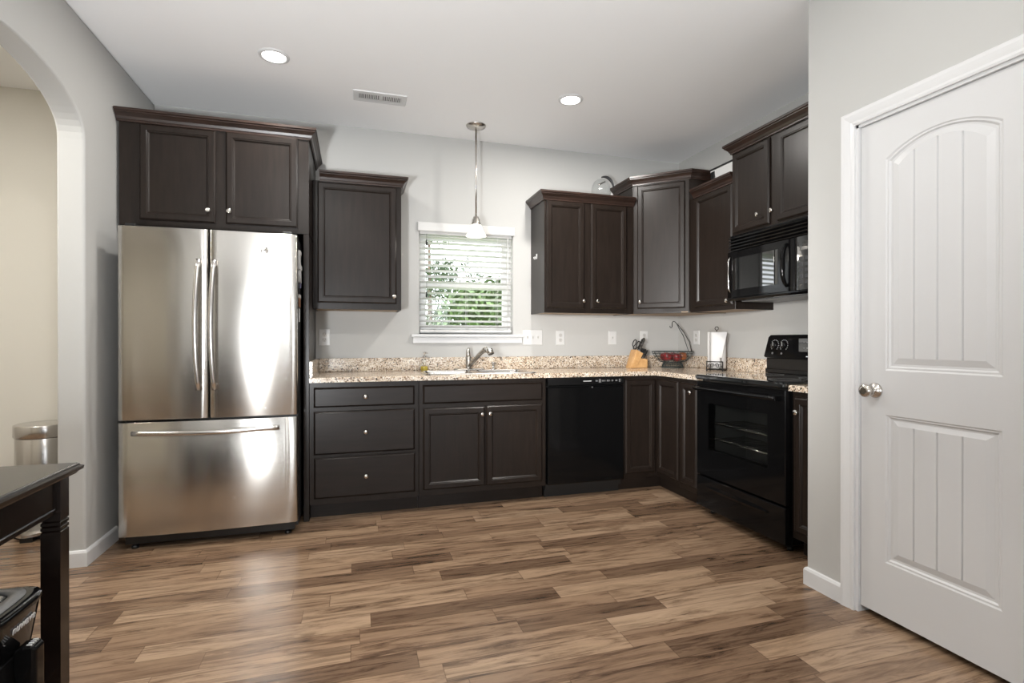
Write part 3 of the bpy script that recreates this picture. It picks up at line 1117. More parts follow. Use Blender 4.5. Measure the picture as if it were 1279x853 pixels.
for (x0, x1) in ((SX0 + 0.03, 2.170), (2.200, SX1 - 0.03)):
    m = MB()
    y0, y1 = SY0 + 0.085, SY1 - 0.028
    m.loft([[(p[0], p[1], z) for p in rrect(x0 + i, x1 - i, y0 + i, y1 - i, r)] for i, z, r in ((0, CT1 + 0.006, 0.06), (0.006, CT1 - 0.004, 0.058), (0.014, CT1 - 0.150, 0.06), (0.04, CT1 - 0.172, 0.05))], False, True, smooth=True)
    m.build('bowl', 'steel2', sk)
    m = MB()
    m.lathe(((x0 + x1) / 2, (y0 + y1) / 2, CT1 - 0.1715), [(0.045, 0), (0.045, 0.003), (0.03, 0.001)], 'z', 18)
    m.build('drain', 'chrome', sk)
ZS = CT1 + 0.0065
fc = thing('faucet', 'brushed nickel pull-out faucet with a lever handle behind the sink', 'faucet', (2.175, 0.128, ZS))
m = MB()
m.loft([[(p[0], p[1], ZS + z) for p in rrect(2.055 + i, 2.305 - i, 0.098 + i, 0.158 - i, 0.029)] for i, z in ((0, 0), (0, 0.004), (0.006, 0.010))], smooth=False)
m.build('deck_plate', 'nickel', fc)
m = MB()
m.lathe((2.175, 0.128, ZS + 0.010), [(0.029, 0), (0.027, 0.006), (0.024, 0.012), (0.0235, 0.085), (0.021, 0.095), (0.012, 0.100)], 'z', 20)
m.build('faucet_body', 'nickel', fc)
m = MB()
m.tube([(2.175, 0.128, ZS + 0.095), (2.173, 0.126, ZS + 0.125), (2.172, 0.122, ZS + 0.150), (2.180, 0.115, ZS + 0.166)], [0.019, 0.018, 0.016, 0.012], 14)
m.build('lever_handle', 'nickel', fc)
m = MB()
m.tube([(2.180, 0.140, ZS + 0.030), (2.205, 0.190, ZS + 0.072), (2.245, 0.270, ZS + 0.138), (2.262, 0.305, ZS + 0.158), (2.276, 0.333, ZS + 0.160)], [0.017, 0.0165, 0.017, 0.022, 0.024], 14)
m.build('spout', 'nickel', fc)
m = MB()
m.tube([(2.276, 0.333, ZS + 0.161), (2.290, 0.360, ZS + 0.150), (2.296, 0.372, ZS + 0.128)], [0.025, 0.027, 0.024], 14)
m.build('spray_head', 'chrome', fc)
sd = thing('soap_dispenser', 'short chrome soap dispenser on the sink deck right of the faucet', 'dispenser', (2.375, 0.128, ZS))
m = MB()
m.lathe((2.375, 0.128, ZS), [(0.020, 0), (0.020, 0.005), (0.011, 0.010), (0.011, 0.040), (0.016, 0.044), (0.016, 0.056), (0.006, 0.060)], 'z', 16)
m.build('dispenser_body', 'chrome', sd)
m = MB()
m.tube([(2.375, 0.128, ZS + 0.050), (2.380, 0.160, ZS + 0.052), (2.382, 0.185, ZS + 0.046)], [0.006, 0.005, 0.004], 8)
m.build('nozzle', 'chrome', sd)

sb = thing('soap_bottle', 'clear pump bottle with yellow soap standing on the counter left of the sink', 'bottle', (1.842, 0.056, CT1))
SBX, SBY = 1.838, 0.055
sbx = 0.0
m = MB()
m.lathe((SBX, SBY, CT1 + 0.007), [(0.030, 0), (0.032, 0.004), (0.030, 0.030), (0.022, 0.058), (0.013, 0.080), (0.012, 0.098)], 'z', 20, True, False)
m.build('glass_bottle', 'clear', sb)
m = MB()
m.lathe((SBX, SBY, CT1 + 0.0085), [(0.027, 0), (0.0295, 0.003), (0.0275, 0.028), (0.026, 0.034)], 'z', 20)
m.build('soap', 'soap', sb, label='yellow liquid soap')
m = MB()
m.lathe((SBX, SBY, CT1 + 0.105), [(0.015, 0), (0.015, 0.014), (0.006, 0.017), (0.005, 0.036), (0.009, 0.038), (0.009, 0.046), (0.003, 0.048)], 'z', 14)
m.tube([(SBX, SBY, CT1 + 0.147), (SBX + 0.022, SBY + 0.018, CT1 + 0.143)], [0.005, 0.0035], 8)
m.build('pump', 'chrome', sb)
for ch in sb.children:
    for v in ch.data.vertices:
        v.co.z -= 0.0068

# ================================================================== REFRIGERATOR
FX0, FX1, FZT = 0.092, 0.995, 1.772
FYD, FYF = 0.765, 0.852
fr = thing('refrigerator', 'tall stainless steel french door refrigerator with a bottom freezer drawer', 'refrigerator', ((FX0 + FX1) / 2, 0.45, 0))
m = MB()
m.box(FX0 + 0.006, FX1 - 0.006, 0.06, FYD - 0.012, 0.035, FZT - 0.004)
m.build('refrigerator_body', 'charcoal', fr)
XM = (FX0 + FX1) / 2
def bow(x):
    t = (x - XM) / ((FX1 - FX0) / 2)
    return FYF + 0.017 * (1 - t * t) + 0.0 
def fridge_front(x0, x1, z0, z1, n=14):
    """door slab with the front bowed gently in plan and rounded vertical edges"""
    pl = [(x0, FYD)]
    e = 0.010
    for k, (ex, ed) in enumerate(((0.0, 0.016), (0.0015, 0.008), (0.005, 0.0025))):
        pl.append((x0 + ex, bow(x0 + e) - ed))
    for k in range(n + 1):
        x = x0 + e + (x1 - x0 - 2 * e) * k / n
        pl.append((x, bow(x)))
    for ex, ed in ((0.005, 0.0025), (0.0015, 0.008), (0.0, 0.016)):
        pl.append((x1 - ex, bow(x1 - e) - ed))
    pl.append((x1, FYD))
    mm = MB()
    vr = []
    for z in (z0, z1):
        vr.append([(p[0], p[1], z) for p in pl])
    mm.loft(vr)
    for fce in mm.bm.faces:
        if len(fce.verts) == 4 and abs(fce.calc_center_median().z - (z0 + z1) / 2) < 0.01:
            fce.smooth = True
    return mm
def bar_handle(pts, w, h, parent, vertical):
    """flat-oval bar through points"""
    rings = []
    for i, p in enumerate(pts):
        ring = []
        for k in range(14):
            t = 2 * pi * k / 14
            if vertical:
                ring.append((p[0] + w * cos(t), p[1] + h * sin(t), p[2]))
            else:
                ring.append((p[0], p[1] + h * sin(t), p[2] + w * cos(t)))
        rings.append(ring)
    mm = MB()
    mm.loft(rings, smooth=True)
    return mm
GAP = 0.536
dL = fridge_front(FX0, GAP - 0.003, 0.716, FZT).build('door', 'steel', fr)
dR = fridge_front(GAP + 0.003, FX1, 0.716, FZT).build('door', 'steel', fr)
dF = fridge_front(FX0, FX1, 0.084, 0.704).build('freezer_drawer', 'steel', fr)
for o in (dL, dR, dF):
    bevel(o, 0.003, 2, 50)
for o, xh in ((dL, GAP - 0.046), (dR, GAP + 0.032)):
    pts = []
    for k in range(17):
        t = k / 16
        z = 0.874 + (1.602 - 0.874) * t
        pts.append((xh - 0.010 * (1 - (2 * t - 1) ** 2), bow(xh) + 0.022 + 0.034 * (1 - (2 * t - 1) ** 2), z))
    h = bar_handle(pts, 0.0135, 0.0105, o, True)
    for z in (0.90, 1.575):
        h.tube([(xh, bow(xh) - 0.004, z), (xh, bow(xh) + 0.028, z)], 0.010, 10)
    h.build('handle', 'steel2', o)
pts = []
for k in range(21):
    t = k / 20
    x = 0.166 + (0.902 - 0.166) * t
    pts.append((x, bow(x) + 0.020 + 0.028 * (1 - (2 * t - 1) ** 2), 0.648 - 0.004 * (1 - (2 * t - 1) ** 2)))
h = bar_handle(pts, 0.0135, 0.0105, dF, False)
for x in (0.19, 0.878):
    h.tube([(x, bow(x) - 0.004, 0.652), (x, bow(x) + 0.026, 0.652)], 0.010, 10)
h.build('handle', 'steel2', dF)
BX, BZ = 0.822, 1.672
m = MB()
m.lathe((BX, bow(BX) - 0.001, BZ), [(0.021, 0), (0.021, 0.003), (0.018, 0.0045), (0.016, 0.003), (0.002, 0.003)], 'd', 24)
m.build('badge', 'chrome', dR, label='round chrome badge')
m = MB()
for k, wv in enumerate((0.010, 0.004, 0.004, 0.006, 0.004, 0.007)):
    x = 0.876 + k * 0.0135
    m.box(x, x + wv, bow(x) - 0.002, bow(x + wv) + 0.0006, 1.7265, 1.7315 if k % 2 else 1.7325)
m.build('model_marking', 'markd', dR)
m = MB()
m.box(FX0 + 0.02, FX1 - 0.02, 0.60, FYD + 0.040, 0.028, 0.078)
m.build('base_grille', 'blackm', fr)
for x in (FX0 + 0.06, FX1 - 0.06):
    m = MB()
    m.lathe((x, FYD + 0.02, 0.001), [(0.018, 0), (0.018, 0.012), (0.010, 0.014), (0.010, 0.035)], 'z', 12)
    m.build('leveling_foot', 'blackm', fr)
m = MB()
m.box(FX0 + 0.05, FX1 - 0.05, 0.12, 0.70, 0.0, 0.036)
m.build('underbody', 'blackm', fr)
for x in (FX0 + 0.03, FX1 - 0.08):
    m = MB()
    m.bbox(x, x + 0.05, FYD - 0.06, FYF - 0.02, FZT + 0.0005, FZT + 0.018, 0.003)
    m.build('hinge_cover', 'blackm', fr)

# magnets on the right side of the refrigerator (seen edge-on)
def TS(a, d, z):           # a = distance from the back wall, d out from the fridge side
    return Vector((FX1 - 0.0055 + d, -a, z))
def magnet(name, label, parts):
    t = thing(name, label, 'magnet', (FX1 - 0.0055, parts[0][1], parts[0][3]), 'magnets on the refrigerator side')
    return t
t = thing('letter_magnet', 'large white bracket-shaped magnet, topmost on the right side of the refrigerator', 'magnet', (FX1, 0.72, 1.60), 'magnets on the refrigerator side')
m = MB(TS)
m.bbox(0.715, 0.742, 0.0, 0.012, 1.585, 1.700, 0.002)
m.bbox(0.660, 0.7149, 0.0, 0.012, 1.680, 1.700, 0.002)
m.bbox(0.640, 0.7149, 0.0, 0.014, 1.585, 1.612, 0.002)
m.build('letter_shape', 'white', t)
t = thing('letter_magnet', 'white letter A magnet under the bracket-shaped magnet on the refrigerator side', 'magnet', (FX1, 0.70, 1.50), 'magnets on the refrigerator side')
text_part('letter_shape', 'A', 0.125, TS, 'white', t, 0.700, 0.006, 1.545, True, 0.006)
m = MB(TS)
m.bbox(0.63, 0.665, 0.0, 0.008, 1.475, 1.515, 0.002)
tag(m.build('clip_magnet', 'blue'), 'small slate blue clip magnet just below the white letter A', 'magnet', 'magnets on the refrigerator side')
t = thing('photo_magnet', 'small brown photo magnet with white top halfway down the refrigerator side', 'magnet', (FX1, 0.70, 1.36), 'magnets on the refrigerator side')
m = MB(TS)
m.bbox(0.655, 0.735, 0.0, 0.006, 1.355, 1.410, 0.001)
m.build('photo_print', 'photo', t)
m = MB(TS)
m.bbox(0.655, 0.735, 0.0, 0.008, 1.4101, 1.432, 0.001)
m.build('white_edge', 'white', t)
m = MB(TS)
m.bbox(0.690, 0.735, 0.0, 0.006, 1.265, 1.345, 0.001)
tag(m.build('paper_magnet', 'white'), 'narrow white paper strip magnet below the brown photo magnet', 'magnet', 'magnets on the refrigerator side')

# ================================================================== DISHWASHER
dw = thing('dishwasher', 'glossy black dishwasher built in between sink cabinet and corner cabinet', 'dishwasher', (2.95, 0.3, 0))
DX0, DX1 = 2.647, 3.257
m = MB()
m.box(DX0, DX1, 0.05, 0.590, 0.06, 0.878)
m.build('tub', 'blackm', dw)
m = MB()
m.bbox(DX0 + 0.002, DX1 - 0.002, 0.5901, 0.640, 0.108, 0.812, 0.006)
dd = m.build('door', 'black', dw)
m = MB()
m.prism([(0.5901, 0.818), (0.622, 0.818), (0.645, 0.826), (0.643, 0.872), (0.636, 0.878), (0.5901, 0.878)], 'a', DX0 + 0.002, DX1 - 0.002)
cp = m.build('control_panel', 'blacksteel', dw)
m = MB()
m.box(2.922, 2.986, 0.6442, 0.6458, 0.8495, 0.8545)
m.build('maker_bar', 'mark', cp, label='small pale bar marking')
for i, (x, wv, hv) in enumerate(((3.020, 0.018, 0.010), (3.046, 0.018, 0.026), (3.072, 0.016, 0.011), (3.094, 0.006, 0.011), (3.112, 0.016, 0.013), (3.132, 0.006, 0.010), (3.150, 0.015, 0.011), (3.182, 0.016, 0.011), (3.212, 0.012, 0.022))):
    m = MB()
    m.bbox(x, x + wv, 0.6435, 0.6462, 0.852 - hv / 2, 0.852 + hv / 2, 0.001)
    m.build('button', 'grey', cp)
m = MB()
m.lathe((2.995, 0.640, 0.806), [(0.006, 0), (0.006, 0.002), (0.002, 0.003)], 'd', 12)
m.build('status_light', 'grey', dd)
m = MB()
m.box(DX0 + 0.002, DX1 - 0.002, 0.50, 0.555, 0.002, 0.100)
kp = m.build('kick_plate', 'blackm', dw)
for x in (DX0 + 0.05, DX1 - 0.05):
    m = MB()
    m.lathe((x, 0.555, 0.055), [(0.006, 0), (0.006, 0.002), (0.002, 0.003)], 'd', 10)
    m.build('screw', 'chrome', kp)

# ================================================================== RANGE
RA0, RA1 = 1.148, 1.914
rg = thing('range', 'glossy black freestanding electric range with backguard, right of the corner', 'range', (W - 0.33, 1.53, 0))
m = MB(TR)
m.box(RA0 + 0.004, RA1 - 0.004, 0.03, 0.300, 0.05, 0.895)
m.box(RA0 + 0.004, RA0 + 0.06, 0.300, 0.600, 0.05, 0.895)
m.box(RA1 - 0.06, RA1 - 0.004, 0.300, 0.600, 0.05, 0.895)
m.box(RA0 + 0.061, RA1 - 0.061, 0.300, 0.600, 0.05, 0.36)
m.box(RA0 + 0.061, RA1 - 0.061, 0.300, 0.600, 0.78, 0.895)
m.build('range_body', 'blacksteel', rg)
m = MB(TR)
m.loft([[(p[0], p[1], z) for p in rrect(RA0 - 0.001 + i, RA1 + 0.001 - i, 0.03, 0.668 - i, 0.025)] for i, z in ((0.008, 0.8955), (0.0, 0.902), (0.0, 0.916), (0.008, 0.924), (0.025, 0.9255))])
ck = m.build('cooktop', 'darkglass', rg)
for a, dd_, r in ((1.34, 0.22, 0.085), (1.34, 0.47, 0.105), (1.72, 0.22, 0.105), (1.72, 0.47, 0.085)):
    m = MB(TR)
    m.lathe((a, dd_, 0.9256), [(r, 0), (r, 0.0004), (r - 0.004, 0.0004), (r - 0.004, 0)], 'z', 36, False, False)
    m.build('burner_ring', 'grey', ck)
# oven door with window
OZ0, OZ1 = 0.262, 0.882
m = MB(TR)
oh = [(1.268, 0.440), (1.782, 0.440), (1.782, 0.742), (1.268, 0.742)]
oo = [(RA0 + 0.006, OZ0), (RA1 - 0.006, OZ0), (RA1 - 0.006, OZ1), (RA0 + 0.006, OZ1)]
oi = [(RA0 + 0.011, OZ0 + 0.005), (RA1 - 0.011, OZ0 + 0.005), (RA1 - 0.011, OZ1 - 0.005), (RA0 + 0.011, OZ1 - 0.005)]
m.fill([oi, oh], 'd', 0.648)
m.fill([oo, oh], 'd', 0.601)
m.loft([[(p[0], t, p[1]) for p in lp] for lp, t in ((oo, 0.601), (oo, 0.643), (oi, 0.648))], False, False)
m.loft([[(p[0], t, p[1]) for p in oh] for t in (0.601, 0.648)], False, False)
od = m.build('oven_door', 'black', rg)
m = MB(TR)
m.box(1.268, 1.782, 0.640, 0.645, 0.440, 0.742)
m.build('oven_window', 'ovenglass', od, label='dark see-through oven window')
m = MB(TR)
m.loft([[(1.212, t, 0.362), (1.846, t, 0.362), (1.846, t, 0.778), (1.212, t, 0.778)] for t in (0.600, 0.303)], False, True)
m.build('oven_cavity', 'cavity', rg, label='grey enamel oven interior')
for z in (0.500, 0.605):
    m = MB(TR)
    m.tube([(1.225, 0.585, z), (1.835, 0.585, z)], 0.004, 8)
    m.tube([(1.225, 0.335, z), (1.835, 0.335, z)], 0.003, 8)
    for k in range(14):
        a = 1.24 + k * 0.045
        m.tube([(a, 0.335, z), (a, 0.585, z)], 0.002, 6)
    m.build('oven_rack', 'chrome', rg)
m = MB(TR)
hp = []
for k in range(15):
    t = k / 14
    hp.append((RA0 + 0.035 + (RA1 - RA0 - 0.07) * t, 0.690, 0.838))
m.tube(hp, 0.0125, 14)
for a in (RA0 + 0.05, RA1 - 0.05):
    m.bbox(a - 0.016, a + 0.016, 0.646, 0.694, 0.824, 0.853, 0.004)
m.build('handle', 'black', od)
m = MB(TR)
m.bbox(RA0 + 0.006, RA1 - 0.006, 0.601, 0.650, 0.052, 0.252, 0.005)
dr = m.build('storage_drawer', 'black', rg)
m = MB(TR)
for zz, dd_ in ((0.196, 0.655),):
    rings = []
    for k in range(17):
        t = k / 16
        a = 1.262 + (1.79 - 1.262) * t
        e = 1 - (2 * t - 1) ** 6
        hh = 0.005 + 0.013 * e
        rings.append([(a, 0.648, zz - hh), (a, 0.656 + 0.010 * e, zz - hh * 0.6), (a, 0.660 + 0.012 * e, zz + hh * 0.2), (a, 0.648, zz + hh)])
    m.loft(rings)
m.build('handle', 'black', dr)
for a in (RA0 + 0.06, RA1 - 0.06):
    for q in (0.08, 0.56):
        m = MB(TR)
        m.lathe((a, q, 0.0), [(0.016, 0), (0.016, 0.02), (0.010, 0.022), (0.010, 0.051)], 'z', 10)
        m.build('leveling_foot', 'blackm', rg)
# riser and backguard
m = MB(TR)
m.bbox(RA0 + 0.004, RA1 - 0.004, 0.012, 0.075, 0.926, 1.030, 0.004)
m.bbox(RA0 + 0.004, RA1 - 0.004, 0.0751, 0.085, 0.926, 0.955, 0.003)
m.build('riser', 'blacksteel', rg)
m = MB(TR)
pa = [(RA0 - 0.002, 1.040), (RA0 + 0.012, 1.032), (RA1 - 0.012, 1.032), (RA1 + 0.002, 1.040), (RA1 - 0.018, 1.172), (RA1 - 0.035, 1.188), (RA0 + 0.035, 1.188), (RA0 + 0.018, 1.172)]
m.loft([[(p[0], t + (1.19 - p[1]) * s, p[1]) for p in pa] for t, s in ((0.010, 0.0), (0.060, 0.16), (0.066, 0.16))])
bgd = m.build('backguard', 'black', rg)
def bg_d(z):
    return 0.0662 + (1.19 - z) * 0.16
for a in (1.232, 1.312):
    m = MB(TR)
    z = 1.118
    for k in range(14):
        t = pi * 0.75 - (1.5 * pi) * k / 13
        m.box(a + 0.033 * sin(t) - 0.002, a + 0.033 * sin(t) + 0.002, bg_d(z) - 0.004, bg_d(z + 0.033 * cos(t)) + 0.0008, z + 0.036 * cos(t) - 0.002, z + 0.036 * cos(t) + 0.002)
    m.build('dial_markings', 'mark', bgd)
    m = MB(TR)
    m.lathe((a, bg_d(z) - 0.004, z), [(0.024, 0), (0.023, 0.016), (0.018, 0.020), (0.004, 0.021)], 'd', 20)
    kb = m.build('control_knob', 'blacksteel', bgd)
    m = MB(TR)
    m.box(a - 0.0015, a + 0.0015, bg_d(z) + 0.0158, bg_d(z) + 0.0175, z - 0.004, z + 0.019)
    m.build('pointer', 'mark', kb)
    m = MB(TR)
    m.lathe((a - 0.012, bg_d(1.062) - 0.003, 1.062), [(0.007, 0), (0.007, 0.005), (0.003, 0.006)], 'd', 12)
    m.build('indicator', 'grey', bgd)
for a in (1.78, 1.85):
    m = MB(TR)
    m.lathe((a, bg_d(1.118) - 0.004, 1.118), [(0.024, 0), (0.023, 0.016), (0.018, 0.020), (0.004, 0.021)], 'd', 20)
    m.build('control_knob', 'blacksteel', bgd)
m = MB(TR)
m.rect(1.440, 1.62, 1.065, 1.165, [(0, 0.074), (0, 0.0835), (0.002, 0.084)])
m.build('clock_panel', 'darkglass', bgd)
for a in (1.478, 1.503):
    for z in (1.135, 1.098):
        m = MB(TR)
        m.box(a, a + 0.013, 0.083, 0.0848, z, z + 0.007)
        m.build('button', 'grey', bgd)
m = MB(TR)
m.box(1.505, 1.56, 0.0840, 0.0905, 1.044, 1.050)
m.build('maker_bar', 'mark', bgd)

# ================================================================== MICROWAVE
mw = thing('microwave', 'glossy black over-the-range microwave under the double door cabinet', 'microwave', (W - 0.2, 1.52, 1.42))
MA0, MA1, MZ0, MZ1 = 1.146, 1.904, 1.418, 1.866
m = MB(TR)
m.box(MA0, MA1, 0.002, 0.355, MZ0, MZ1 - 0.001)
m.build('microwave_body', 'blacksteel', mw)
m = MB(TR)
m.box(MA0, MA1, 0.3551, 0.372, 1.752, MZ1 - 0.001)
for k in range(5):
    z = 1.758 + k * 0.021
    m.prism([(0.372, z), (0.390, z - 0.003), (0.393, z + 0.003), (0.372, z + 0.015)], 'a', MA0 + 0.004, MA1 - 0.004)
m.build('vent_grille', 'black', mw)
def mw_d(a):
    t = (a - (MA0 + MA1) / 2) / ((MA1 - MA0) / 2)
    return 0.396 + 0.007 * (1 - t * t)
MD1 = 1.725
def curved(a0, a1, z0, z1, e=0.0, n=12, back=0.3551):
    pl = [(a0, back)] + [(a0 + (a1 - a0) * k / n, mw_d(a0 + (a1 - a0) * k / n) + e) for k in range(n + 1)] + [(a1, back)]
    mm = MB(TR)
    mm.loft([[(p[0], p[1], z) for p in pl] for z in (z0, z1)])
    for fce in mm.bm.faces:
        if len(fce.verts) == 4:
            fce.smooth = True
    mm_edges = [ed for ed in mm.bm.edges if abs(ed.verts[0].co.z - ed.verts[1].co.z) < 1e-6]
    for ed in mm_edges:
        ed.smooth = False
    return mm
md = curved(MA0 + 0.002, MD1, 1.442, 1.748).build('door', 'black', mw)
curved(1.205, 1.60, 1.492, 1.702, 0.0012, 12, 0.38).build('door_window', 'darkglass', md, label='mirror-like dark door window')
m = MB(TR)
hp = []
for k in range(13):
    t = k / 12
    hp.append((1.672, mw_d(1.672) + 0.004 + 0.034 * (1 - (2 * t - 1) ** 4), 1.470 + 0.25 * t))
m.tube(hp, [0.009 + 0.006 * (1 - (2 * k / 12 - 1) ** 2) for k in range(13)], 12)
m.build('handle', 'black', md)
m = MB(TR)
hp = [(1.178, mw_d(1.178), 1.478), (1.172, mw_d(1.172) + 0.012, 1.500), (1.170, mw_d(1.17) + 0.014, 1.60), (1.172, mw_d(1.172) + 0.012, 1.695), (1.178, mw_d(1.178), 1.715)]
m.tube(hp, 0.0045, 8)
m.build('chrome_trim', 'chrome', md, label='bright bracket-shaped trim')
cpn = curved(MD1 + 0.003, MA1 - 0.002, 1.442, 1.748).build('control_panel', 'darkglass', mw)
for r_ in range(5):
    for c_ in range(3):
        a = 1.752 + c_ * 0.040
        z = 1.475 + r_ * 0.034
        m = MB(TR)
        m.bbox(a, a + 0.028, mw_d(a) - 0.004, mw_d(a + 0.014) + 0.0015, z, z + 0.020, 0.001)
        m.build('keypad_button', 'charcoal', cpn)
m = MB(TR)
m.bbox(1.752, 1.865, mw_d(1.80) - 0.006, mw_d(1.80) + 0.001, 1.668, 1.718, 0.001)
m.build('display', 'darkglass', cpn)
m = MB(TR)
m.prism([(0.3551, 1.4185), (0.385, 1.4185), (0.398, 1.432), (0.398, 1.438), (0.3551, 1.438)], 'a', MA0 + 0.002, MA1 - 0.002)
m.build('bottom_lip', 'black', mw)
m = MB(TR)
m.box(MA0 + 0.05, MA1 - 0.05, 0.06, 0.32, MZ0 - 0.004, MZ0 - 0.0002)
m.build('filter_panel', 'grey', mw)

# ================================================================== WALL PLATES
def plate(name, T, a0, a1, z0, z1, label, kind):
    t = thing(name, label, 'outlet' if kind == 'outlet' else 'switch', tuple(), None) if False else None
    p = T((a0 + a1) / 2, 0, z0)
    t = bpy.data.objects.new(name, None)
    t.location = p
    COL.objects.link(t)
    tag(t, label, 'outlet' if kind == 'outlet' else 'light switch')
    m = MB(T)
    m.rect(a0, a1, z0, z1, [(0, 0.0003), (0, 0.003), (0.003, 0.006)])
    m.build('cover_plate', 'white', t)
    ac, zc = (a0 + a1) / 2, (z0 + z1) / 2
    if kind == 'outlet':
        for s in (-1, 1):
            m = MB(T)
            m.lathe((ac, 0.0055, zc + s * 0.020), [(0.017, 0), (0.017, 0.002), (0.016, 0.0025)], 'd', 18)
            r = m.build('receptacle', 'offwhite', t)
            m = MB(T)
            for q in (-0.006, 0.006):
                m.box(ac + q - 0.0012, ac + q + 0.0012, 0.0079, 0.0083, zc + s * 0.020, zc + s * 0.020 + 0.009)
            m.lathe((ac, 0.0079, zc + s * 0.020 - 0.007), [(0.0025, 0), (0.0025, 0.0004)], 'd', 8)
            m.build('slots', 'dark', r)
    else:
        n = int(kind)
        for i in range(n):
            x = ac + (i - (n - 1) / 2) * 0.046
            m = MB(T)
            m.box(x - 0.005, x + 0.005, 0.0055, 0.007, zc - 0.012, zc + 0.012)
            m.prism([(0.0065, zc - 0.002), (0.017, zc + 0.007), (0.016, zc + 0.011), (0.0065, zc + 0.010)], 'a', x - 0.0035, x + 0.0035)
            m.build('toggle', 'offwhite', t)
    return t
plate('power_outlet', TB, 1.062, 1.140, 1.113, 1.235, 'white outlet plate on the back wall beside the refrigerator panel', 'outlet')
plate('switch_plate', TB, 2.664, 2.838, 1.112, 1.238, 'wide white three-toggle switch plate right of the window sill', '3')
plate('power_outlet', TB, 2.960, 3.040, 1.112, 1.234, 'white outlet plate under the double door cabinet right of the window', 'outlet')
plate('switch_plate', TB, 3.455, 3.532, 1.114, 1.234, 'white single plate on the back wall just left of the knife block', '1')
plate('power_outlet', TB, 3.768, 3.846, 1.116, 1.236, 'white outlet plate partly hidden behind the knife handles', 'outlet')
plate('power_outlet', TR, 0.226, 0.306, 1.114, 1.236, 'white outlet plate on the right wall between fruit basket and paper towels', 'outlet')

# ================================================================== COUNTER ITEMS
# knife block: slanted slab plus low front block
kbk = thing('knife_block', 'light beech wood knife block with slanted back on the corner counter', 'knife block', (3.62, 0.19, CT1))
KO = (3.560, 0.0)
KY0, KY1 = 0.115, 0.215
ZK = CT1 + 0.0005
m = MB()
m.prism([(KO[0], ZK), (KO[0] + 0.043, ZK), (KO[0] + 0.116, ZK + 0.125), (KO[0] + 0.052, ZK + 0.158)], 'd', KY0, KY1)
bevel(m.build('slanted_slab', 'block', kbk), 0.003)
m = MB()
m.prism([(KO[0] + 0.0436, ZK), (KO[0] + 0.158, ZK), (KO[0] + 0.158, ZK + 0.076), (KO[0] + 0.0925, ZK + 0.0835)], 'd', KY0 + 0.004, KY1 - 0.004)
bevel(m.build('front_block', 'block', kbk), 0.003)
dirx, dirz = 0.42, 0.907
nx_, nz_ = 0.907, -0.42
def knife(px, pz, Y, L, wv, label, group):
    t = thing('knife', label, 'knife', (px, Y, pz), group)
    m = MB()
    def at(s, n):
        return (px + dirx * s + nx_ * n, pz + dirz * s + nz_ * n)
    prof = [(0.014, wv * 0.8), (L * 0.3, wv), (L * 0.7, wv * 0.85), (L, wv * 1.15), (L + 0.006, wv * 0.7)]
    pts = [at(s, n) for s, n in prof] + [at(s, -n) for s, n in reversed(prof)]
    m.prism(pts, 'd', Y - 0.0095, Y + 0.0095)
    h = m.build('handle', 'blackm', t)
    m = MB()
    m.prism([at(0.0145, wv * 0.95 + 0.0002), at(L, wv * 1.18 + 0.0002), at(L, wv * 1.18 + 0.0022), at(0.0145, wv * 0.95 + 0.0022)], 'd', Y - 0.0085, Y + 0.0085)
    m.build('tang', 'steel2', t)
    for s in (0.3, 0.6):
        q = at(L * s, 0)
        m = MB()
        m.lathe((q[0], Y - 0.0099, q[1]), [(0.0028, 0), (0.0028, 0.0198)], 'd', 8)
        m.build('rivet', 'chrome', h)
    m = MB()
    m.prism([at(0.001, wv * 0.9), at(0.0139, wv * 0.85), at(0.0139, -wv * 0.85), at(0.001, -wv * 0.9)], 'd', Y - 0.0097, Y + 0.0097)
    m.build('bolster', 'chrome', t)
    m = MB()
    q0, q1 = at(L + 0.0062, wv * 0.7), at(L + 0.0092, -wv * 0.7)
    m.prism([at(L + 0.0061, wv * 0.7), at(L + 0.010, wv * 0.5), at(L + 0.010, -wv * 0.5), at(L + 0.0061, -wv * 0.7)], 'd', Y - 0.009, Y + 0.009)
    m.build('end_cap', 'chrome', t)
    return t
bk = [('large black-handled knife nearest the scissors in the top of the block', 0.082, 0.1432, 0.180, 0.105), ('large black-handled knife at the right edge of the block top', 0.108, 0.1300, 0.150, 0.118),
      ('large black-handled knife in the middle of the block top', 0.095, 0.1366, 0.165, 0.122)]
for lb, ax, az, Y, L in bk:
    knife(KO[0] + ax, ZK + az + 0.0036, Y, L, 0.0052, lb, 'kitchen knives in the block')
sk_l = ['steak knife at the left end of the front block row', 'steak knife second from the left in the front block row', 'steak knife in the middle of the front block row', 'steak knife second from the right in the front block row', 'steak knife at the right end of the front block row']
for i in range(5):
    ax = 0.100 + 0.0125 * i
    knife(KO[0] + ax, ZK + 0.0835 - (ax - 0.0925) * 0.1145 + 0.0022, 0.150 + 0.012 * (i % 3), 0.088 - 0.004 * i, 0.0034, sk_l[i], 'kitchen knives in the block')
sc = thing('scissors', 'black-handled kitchen scissors in the back of the knife block', 'scissors', (KO[0] + 0.075, 0.14, ZK + 0.15))
